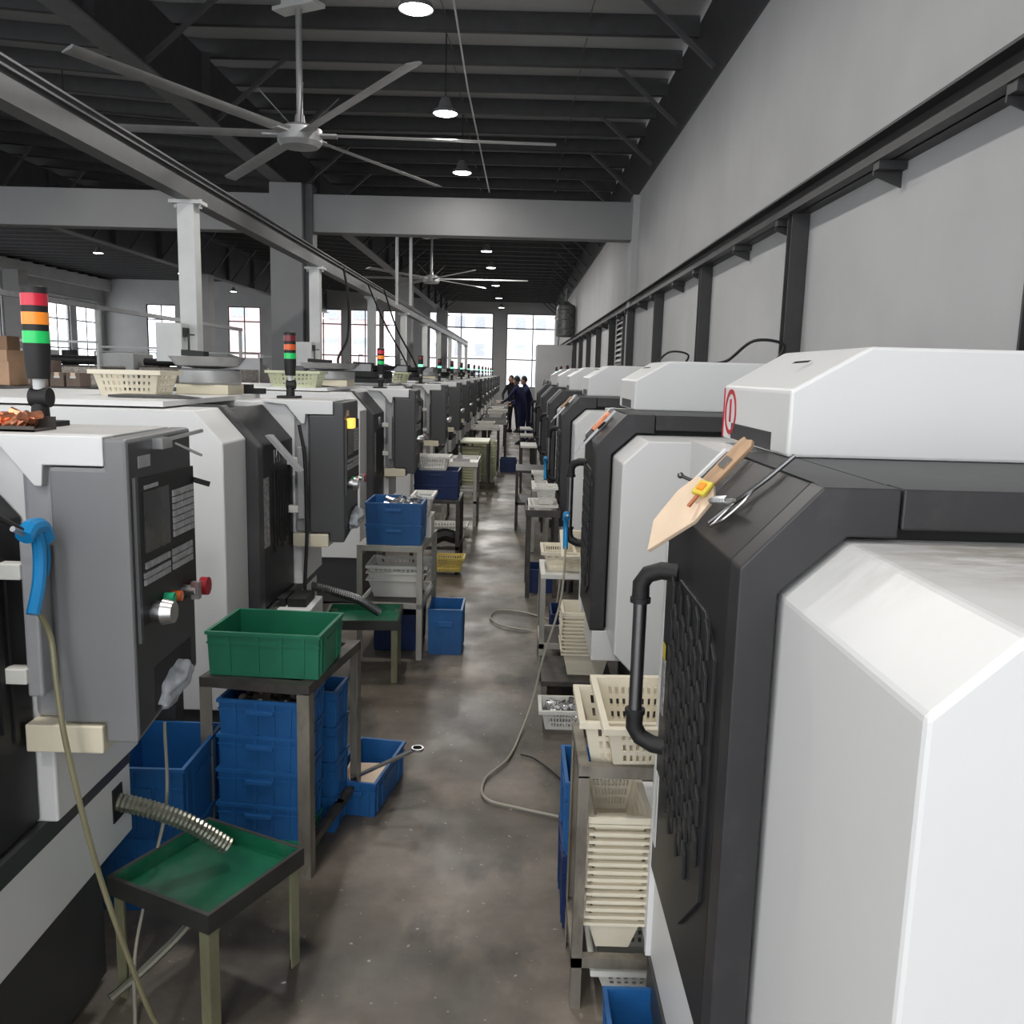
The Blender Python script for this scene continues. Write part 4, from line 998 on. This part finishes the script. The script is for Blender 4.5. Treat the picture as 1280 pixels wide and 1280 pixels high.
# rag in the alcove
bm = bmesh.new(); bmesh.ops.create_icosphere(bm, subdivisions=4, radius=1.0)
for v in bm.verts:
    n = math.sin(v.co.x * 7 + v.co.y * 4) * 0.09 + math.sin(v.co.z * 9 + v.co.x * 5) * 0.1 + math.sin(v.co.y * 13 + v.co.z * 3) * 0.05
    v.co *= 1 + n; v.co.x *= 0.04; v.co.y *= 0.1; v.co.z *= 0.042
me = bpy.data.meshes.new('rag'); bm.to_mesh(me); bm.free(); me.materials.append(M['rag'])
for p in me.polygons: p.use_smooth = True
rg = bpy.data.objects.new('rag', me); COL.objects.link(rg); rg.location = (-0.868, 2.14, 1.0); rg.rotation_euler = (0.25, 0, 0)
tag(rg, 'crumpled grey rag stuffed into the control panel alcove', 'rag')
rg2 = rg.copy(); COL.objects.link(rg2); rg2.location = (-0.845, 4.6, 1.02); tag(rg2, 'crumpled grey rag in the panel alcove of the amber-lamp lathe', 'rag')
# blue air guns
def air_gun(loc, label, flip=1, rz=0.0):
    t = thing('air_gun', label, 'air gun', loc, rz)
    MB().tube(smooth_path([(0, 0.0, 0.06), (0, 0.015, 0.045), (0, 0.02, 0.0), (0, 0.01, -0.06), (0, -0.02, -0.12)]), 0.014, 10).build('grip', 'cyan', t, True)
    MB().tube(smooth_path([(0, -0.035, 0.05), (0, -0.01, 0.065), (0, 0.03, 0.06), (0, 0.05, 0.03)]), 0.019, 10).build('head', 'cyan', t, True)
    MB().tube(smooth_path([(0, 0.045, 0.03), (0, 0.05, -0.01), (0, 0.04, -0.05)]), 0.007, 8).build('trigger', 'cyan', t, True)
    MB().cyl((0, -0.03, 0.055), (0, -0.075, 0.075), 0.006, 8).build('nozzle', 'steel', t, True)
    return t
air_gun((-1.02, 1.83, 1.385), 'blue air gun hung on the first lathe door handle')
air_gun((0.285, 4.78, 0.97), 'blue air gun hanging on the door handle of the second wall-side lathe')
air_gun((0.26, 7.72, 1.0), 'blue air gun hanging on the brass-tool lathe handle')
hose([(-1.02, 1.79, 1.45), (-1.06, 1.74, 1.5), (-1.1, 1.69, 1.56)], 0.006, 'dark hose end looping above the first air gun', 'cable')
hose([(-1.02, 1.83, 1.27), (-1.012, 1.86, 1.2), (-1.0, 1.85, 1.1), (-0.985, 1.85, 0.95), (-0.95, 1.883, 0.65), (-0.92, 1.97, 0.33), (-0.9, 2.06, 0.09), (-0.86, 2.12, 0.012), (-0.7, 2.06, 0.012)], 0.0065, 'olive air hose hanging down past the first lathe to the floor', 'hose')
hose([(-1.02, 2.47, 0.75), (-1.02, 2.46, 0.5), (-1.05, 2.4, 0.3), (-1.06, 2.3, 0.12), (-1.0, 2.15, 0.01)], 0.005, 'thin pale hose along the first lathe base end', 'hosepale')
hose([(-1.07, 4.33, 1.52), (-1.045, 4.33, 1.35), (-1.04, 4.34, 1.0), (-1.05, 4.33, 0.7), (-1.04, 4.3, 0.4), (-1.0, 4.25, 0.1), (-0.98, 4.2, 0.012)], 0.009, 'black air hose hanging down the door of the amber-lamp lathe', 'cable')
# hoses on the floor
hose([(0.285, 4.75, 0.86), (0.26, 4.6, 0.6), (0.17, 4.5, 0.3), (0.12, 4.42, 0.1), (0.06, 4.2, 0.012), (0.0, 3.9, 0.012), (-0.1, 3.68, 0.012), (-0.09, 3.5, 0.012), (0.06, 3.42, 0.012), (0.27, 3.33, 0.012), (0.36, 3.2, 0.012)], 0.006, 'pale air hose snaking from the air gun across the floor', 'hosepale')
hose([(0.06, 3.95, 0.01), (0.13, 3.9, 0.01), (0.24, 3.7, 0.01), (0.36, 3.4, 0.01)], 0.004, 'thin dark cable curving on the floor by the pale hose', 'cable')
hose([(0.34, 6.22, 0.012), (0.1, 6.45, 0.012), (-0.1, 6.5, 0.012), (-0.16, 6.3, 0.012), (-0.08, 6.1, 0.012), (0.1, 6.0, 0.012), (0.26, 6.0, 0.012), (0.33, 6.1, 0.3), (0.34, 6.3, 0.6)], 0.006, 'pale air hose looped on the floor by the pale steel table', 'hosepale')
# clipboard, boards and tools on the first wall-side lathe (its sloping door top)
def slope_pt(s, y, up=0.0):
    """point on the chamfer of the wall-side lathes: s 0 bottom .. 1 top"""
    a, c = Vector((0.0, 0, 1.47)), Vector((0.136, 0, 1.617)); d = (c - a); n = Vector((-0.147, 0, 0.136)).normalized()
    p = a + d * s + n * up
    return Vector((XR + p.x, YR[0] + y, p.z))
SL = math.atan2(0.147, 0.136)
def slope_obj(o, s, y, up, spin, tilt=0.0):
    o.matrix_world = Matrix.Translation(slope_pt(s, y, up)) @ Matrix.Rotation(-SL, 4, 'Y') @ Matrix.Rotation(spin, 4, 'Z') @ Matrix.Rotation(tilt, 4, 'X')
t = thing('wooden_board', 'brown worn wooden strip board lying on the sloping door top', 'board')
MB().prism([(-0.11, -0.022), (0.1, -0.02), (0.115, -0.008), (0.108, 0.008), (0.112, 0.02), (0.1, 0.024), (-0.11, 0.02)], 0, 0.012, 'z').build('plank', 'wood', t, bevel=0.002)
MB().box(0.02, 0.05, -0.01, 0.012, 0.012, 0.017).build('slot_plate', 'steel', t)
slope_obj(t, 0.62, 0.53, 0.016, math.radians(4), 0.5)
t = thing('clipboard', 'pale wooden board leaning over the door handle', 'board')
MB().prism([(-0.14, -0.025), (-0.02, -0.06), (0.045, -0.05), (0.065, -0.02), (0.055, 0.035), (0.0, 0.045), (-0.085, 0.03)], 0, 0.012, 'z').build('plank', 'palewood', t, bevel=0.002)
slope_obj(t, 0.16, 0.43, 0.042, math.radians(-2), 0.55)
t = thing('key_tag', 'yellow tag with a metal key on the pale board', 'tag')
MB().box(-0.02, 0.02, -0.018, 0.018, 0, 0.012).build('tag', 'yellow', t, bevel=0.004)
MB().box(-0.01, 0.01, -0.009, 0.009, 0.012, 0.016).build('knob', 'amber', t, bevel=0.002)
MB().box(-0.055, -0.02, -0.004, 0.004, 0.003, 0.008).build('key', 'copper', t)
slope_obj(t, 0.36, 0.40, 0.048, math.radians(25), 0.55)
t = thing('spring_bolt', 'threaded spring bolt lying on the door top', 'bolt')
MB().cyl((0, 0, 0), (0, -0.05, 0.0), 0.007, 10).build('shank', 'dsteel', t, True)
pts = [Vector((0.0085 * math.cos(i * 0.9), -0.012 - i * 0.0012, 0.0085 * math.sin(i * 0.9))) for i in range(70)]
MB().tube(pts, 0.0018, 5).build('spring', 'steel', t, True)
MB().cyl((0, -0.09, 0), (0, -0.13, 0.0), 0.005, 10, 0.003).build('tip', 'steel', t, True)
slope_obj(t, 0.33, 0.36, 0.030, math.radians(12), 0.0)
t = thing('pliers', 'steel pliers with looped handles lying on the door top', 'pliers')
MB().tube(smooth_path([(-0.1, 0.02, 0), (-0.04, 0.005, 0), (0.0, -0.012, 0), (0.05, -0.03, 0.0), (0.12, -0.04, 0)]), 0.005, 8).build('long_arm', 'dsteel', t, True)
MB().tube(smooth_path([(-0.1, -0.01, 0), (-0.07, -0.035, 0), (-0.02, -0.04, 0), (0.015, -0.02, 0), (-0.02, 0.0, 0), (-0.06, -0.004, 0), (-0.1, -0.01, 0)]), 0.003, 6).build('loop_handle', 'steel', t, True)
slope_obj(t, 0.62, 0.28, 0.012, math.radians(-8))
t = thing('t_handle_key', 'small steel T-handle key at the edge of the door top', 'tool')
MB().cyl((-0.05, 0, 0.012), (0.04, 0, 0.012), 0.003, 8).build('bar', 'steel', t)
MB().cyl((0.0, 0, 0.0), (-0.02, 0.045, 0.05), 0.0045, 8).lathe(sphere_prof(0.008), 10, (-0.02, 0.045, 0.05)).build('stem', 'dsteel', t, True)
slope_obj(t, 0.45, 0.58, 0.01, math.radians(0))
# brass tools on second / third wall-side lathe
for (yy, lb, m1) in ((YR[1], 'brass gauge and steel rods lying on the second wall-side lathe', 'copper'), (YR[2], 'brown board and rods lying on the brass-tool lathe', 'wood')):
    t = thing('tool_bundle', lb, 'tools')
    MB().cyl((-0.05, 0.0, 0.02), (0.07, 0.03, 0.02), 0.018, 10).build('brass_bar', m1, t, True)
    MB().bar((-0.16, -0.03, 0.01), (0.1, -0.02, 0.016), 0.012).build('rod', 'steel', t)
    MB().bar((-0.12, 0.05, 0.01), (0.02, -0.06, 0.016), 0.012).build('rod', 'dsteel', t)
    MB().bar((-0.2, 0.02, 0.004), (-0.05, 0.0, 0.012), 0.03, 0.003).build('ruler', 'steel', t)
    o = t; p = slope_pt(0.45, 0.3, 0.002); o.matrix_world = Matrix.Translation((p.x - 0.006 * (yy - 1.5), yy + 0.35, p.z)) @ Matrix.Rotation(-SL, 4, 'Y')
# electrics on the wall side
for (x, y, lb) in ((2.0, 6.6, 'black cable bundle at the foot of a wall post behind the near hood'), (1.98, 10.2, 'dark cable bundle at the next wall post along')):
    tag(MB().tube(smooth_path([(x - 0.1, y + 0.1, 1.9), (x - 0.05, y, 2.05), (x - 0.25, y + 0.1, 2.08), (x - 0.4, y + 0.3, 1.93), (x - 0.6, y + 0.2, 1.9)]), 0.012, 6).build('cable_bundle', 'cable', smooth=True), lb, 'cable')
lv = thing('wall_louvre', 'white slatted louvre on the wall beyond the first posts', 'louvre', (XW - 0.02, 17.6, 2.0))
MB().box(-0.06, 0.02, 0, 1.1, 0, 0.05).box(-0.06, 0.02, 0, 1.1, 0.9, 0.95).box(-0.06, 0.02, 0, 0.05, 0.05, 0.9).box(-0.06, 0.02, 1.05, 1.1, 0.05, 0.9).build('frame', 'winframe', lv)
for i in range(8): MB().prism([(-0.09, 0.07 + i * 0.105), (-0.08, 0.07 + i * 0.105), (-0.01, 0.14 + i * 0.105), (-0.02, 0.14 + i * 0.105)], 0.05, 1.05).build('slat', 'ivory2', lv)

# ================================================================== FAR END: cabin, tank, people
cb = struct(MB().box(0.68, XW - 0.14, 33, 36, 0, 2.85).build('wall_cabin', 'concrete'), 'grey partition cabin at the end of the aisle')
tk = thing('water_tank', 'mottled steel tank on legs above the grey cabin', 'tank', (1.72, 33.6, 2.85))
MB().lathe([(0.30, 0.32), (0.36, 0.36), (0.36, 1.35), (0.33, 1.46), (0.12, 1.58), (0.1, 1.62), (0.001, 1.62)], 24).build('shell', 'tank', tk, True)
MB().cyl((0, 0, 1.6), (0, 0, 2.1), 0.04, 8).build('inlet_pipe', 'flange', tk)
for i in range(4):
    a = PI / 4 + i * PI / 2
    MB().bar((0.33 * math.cos(a), 0.33 * math.sin(a), 0.4), (0.37 * math.cos(a), 0.37 * math.sin(a), 0), 0.04).build('leg', 'dsteel', tk)
for z in (0.6, 0.95, 1.3): MB().lathe([(0.362, z - 0.02), (0.37, z), (0.362, z + 0.02)], 24).build('band', 'dsteel', tk)

def person(loc, rz, cloth, legs, label, lean=0.12, arms=((0.3, 0.2), (0.16, 0.25))):
    root = thing('person', label, 'person', loc, rz)
    V = []; E_ = []; R = []
    def v(p, r, par=None):
        V.append(p); R.append(r)
        if par is not None: E_.append((par, len(V) - 1))
        return len(V) - 1
    hip = v((0, 0, 0.92), 0.165); l = lean
    w = v((0, l * 0.3, 1.08), 0.155, hip); c = v((0, l * 0.8, 1.28), 0.18, w); n = v((0, l * 1.1, 1.43), 0.08, c); hd = v((0, l * 1.4, 1.51), 0.058, n)
    for s, (fw, dn) in zip((-1, 1), arms):
        sh = v((s * 0.18, l * 0.9, 1.39), 0.07, c)
        el = v((s * 0.25, l + 0.08 + fw * 0.2, 1.39 - 0.26 + fw * 0.08), 0.05, sh)
        wr = v((s * 0.17, l + 0.1 + fw * 0.75, 1.39 - 0.30 - dn * 0.5 + fw * 0.25), 0.036, el)
        hn = v((s * 0.15, l + 0.16 + fw * 0.85, 1.39 - 0.32 - dn * 0.6 + fw * 0.28), 0.04, wr)
    for s in (-1, 1):
        h = v((s * 0.09, 0, 0.86), 0.1, hip); kn = v((s * 0.1, 0.03 * s, 0.48), 0.068, h); an = v((s * 0.1, -0.03 + 0.05 * s, 0.09), 0.05, kn); v((s * 0.11, 0.12 + 0.05 * s, 0.04), 0.04, an)
    me = bpy.data.meshes.new('body'); me.from_pydata(V, E_, [])
    o = bpy.data.objects.new('body', me); COL.objects.link(o); o.parent = root
    sk = o.modifiers.new('skin', 'SKIN'); sk.use_smooth_shade = True
    for i, d in enumerate(me.skin_vertices[0].data): d.radius = (R[i], R[i] * 0.85); d.use_root = (i == 0)
    sb = o.modifiers.new('sub', 'SUBSURF'); sb.levels = 2; sb.render_levels = 2
    me.materials.append(M[cloth])
    hx = (0, l * 1.55, 1.595)
    hd_ = MB().lathe([(r * 0.78, z * 1.12) for r, z in sphere_prof(0.1, 12)], 18)
    hd_.add([(-0.012, 0.075, 0.01), (0.012, 0.075, 0.01), (0, 0.1, -0.02), (0, 0.075, 0.035)], [(0, 1, 2), (0, 2, 3), (1, 3, 2)])
    for s in (-1, 1): hd_.lathe(sphere_prof(0.02, 6), 8, (s * 0.08, 0, 0.0))
    h_ = hd_.build('head', 'skin', root, True); h_.location = hx
    for s in (-1, 1): MB().lathe(sphere_prof(0.01, 6), 8, (s * 0.03, 0.071, 0.015)).build('eye', 'hair', h_)
    MB().box(-0.022, 0.022, 0.066, 0.074, -0.052, -0.046).build('mouth', 'estop', h_)
    hr = MB().lathe([(r * 0.84, z * 1.16 + 0.015) for r, z in sphere_prof(0.1, 12)][5:], 18).build('hair', 'hair', h_, True); hr.location = (0, -0.015, 0.004)
    # five-fingered hands
    for s, (fw, dn) in zip((-1, 1), arms):
        b = MB(); p0 = Vector((s * 0.15, l + 0.17 + fw * 0.85, 1.39 - 0.325 - dn * 0.6 + fw * 0.28))
        for f in range(4):
            q = p0 + Vector(((f - 1.5) * 0.018, 0.03, 0)); b.tube([q, q + Vector((0, 0.045, -0.01)), q + Vector((0, 0.07 - abs(f - 1.4) * 0.006, -0.03))], 0.0085, 6)
        q = p0 + Vector((-s * 0.03, 0.0, 0)); b.tube([q, q + Vector((-s * 0.02, 0.03, 0)), q + Vector((-s * 0.015, 0.055, -0.012))], 0.009, 6)
        b.lathe([(r * 1.0, z * 0.6) for r, z in sphere_prof(0.042, 8)], 10, p0)
        b.build('hand', 'skin', root, True)
    for s in (-1, 1):
        MB().prism([(-0.1, 0), (0.17, 0), (0.17, 0.035), (0.08, 0.07), (-0.1, 0.08)], s * 0.1 - 0.045, s * 0.1 + 0.045, 'x').build('shoe', 'blackm', root, bevel=0.01).location = (0, -0.01 + 0.05 * s, 0)
    return root
person((0.12, 22.4, 0), math.radians(60), 'navycloth', 'navycloth', 'person in navy overalls bending over a table in the aisle')
person((0.33, 23.15, 0), math.radians(95), 'navycloth', 'darkcloth', 'person in dark navy clothes standing behind the bending worker')
person((-0.12, 27.0, 0), math.radians(150), 'darkcloth', 'darkcloth', 'person in black standing far down the aisle by the lathes')

# ================================================================== SIDE BAY CLUTTER (behind the lathes)
t = table('storage_rack', 'tall dark rack loaded with cartons behind the first signal tower', -5.1, -3.7, 7.6, 8.5, 1.58, 'rustdark', 'rustdark', top='plate', shelf=0.7, shelfmat='rustdark')
for i, (x, y, z, sx, sy, sz, m, lb) in enumerate((
        (-4.5, 7.8, 1.5, 0.22, 0.3, 0.2, 'cardl', 'light brown carton on the tall rack, lowest of three'), (-4.55, 7.8, 1.7, 0.3, 0.3, 0.1, 'cardl', 'flat light carton lying across another on the tall rack'),
        (-4.5, 7.8, 1.8, 0.16, 0.2, 0.12, 'card', 'small brown carton topping the pile on the tall rack'), (-4.15, 7.8, 1.5, 0.16, 0.24, 0.22, 'cardd', 'dark brown carton standing upright on the tall rack'),
        (-3.98, 7.75, 1.5, 0.12, 0.2, 0.12, 'cardd', 'small dark carton beside an equal one on the tall rack'), (-3.84, 7.75, 1.5, 0.12, 0.2, 0.12, 'cardd', 'small dark carton at the open end of the tall rack'))):
    c = thing('carton', lb, 'box', (x, y, z + 0.081))
    MB().box(-sx / 2, sx / 2, -sy / 2, sy / 2, 0, sz).build('box', m, c, bevel=0.003)
    MB().box(-0.02, 0.02, -sy / 2 - 0.001, sy / 2 + 0.001, sz - 0.03, sz + 0.001).build('tape', 'palewood', c)
    if m == 'cardd': MB().box(-0.025, 0.025, -sy / 2 - 0.002, -sy / 2 + 0.001, sz * 0.6, sz * 0.75).build('shipping_label', 'paper', c)
crate((-4.86, 7.85, 1.582), (0.3, 0.4, 0.2), 'blue', 'blue crate on the tall rack beside the light cartons')
crate((-4.66, 7.67, 1.582), (0.001 + 0.1, 0.1, 0.06), 'navy', 'tiny blue bin in front of the light cartons')
# second row of machines seen over the first
for i, (x, y) in enumerate(((-6.2, 12.0), (-6.2, 15.2), (-6.3, 19.5), (-9.5, 16.0), (-9.5, 22.0))):
    t = thing('bench_machine', 'grey bench machine with a bed, motor housing and chip guard in the side bay', 'machine', (x, y, 0), 0, 'machines in the side bay')
    MB().box(-0.8, 0.8, -0.45, 0.45, 0, 0.95).build('cabinet', 'grey', t, bevel=0.01)
    MB().box(-0.7, 0.75, -0.3, 0.3, 0.95, 1.2).build('bed', 'dsteel', t)
    MB().box(-0.75, -0.2, -0.4, 0.4, 1.2, 1.95).build('housing', 'post', t, bevel=0.01)
    MB().box(-0.15, 0.75, -0.35, 0.35, 1.2, 1.75).build('motor_block', 'bolts', t, bevel=0.02)
    MB().cyl((-0.1, -0.2, 1.82), (0.6, -0.2, 1.82), 0.06, 12).cyl((0.1, 0.1, 1.75), (0.1, 0.1, 1.95), 0.1, 14).build('hose_drum', 'blackm', t, True)
    MB().bar((-0.75, -0.45, 0.95), (-0.75, -0.45, 2.05), 0.03).bar((0.75, -0.45, 0.95), (0.75, -0.45, 2.05), 0.03).bar((-0.75, -0.45, 2.05), (0.75, -0.45, 2.05), 0.03).build('guard_frame', 'post', t)
# guard rail cage by the far windows
t = thing('guard_rail', 'white tubular guard rail by the far windows', 'railing', (-9.5, 33, 0))
for i in range(5): MB().bar((i * 0.5, 0, 0), (i * 0.5, 0, 2.2), 0.05).build('post', 'post', t)
for z in (0.8, 1.5, 2.15): MB().bar((0, 0, z), (2, 0, z), 0.04).build('rail', 'post', t)
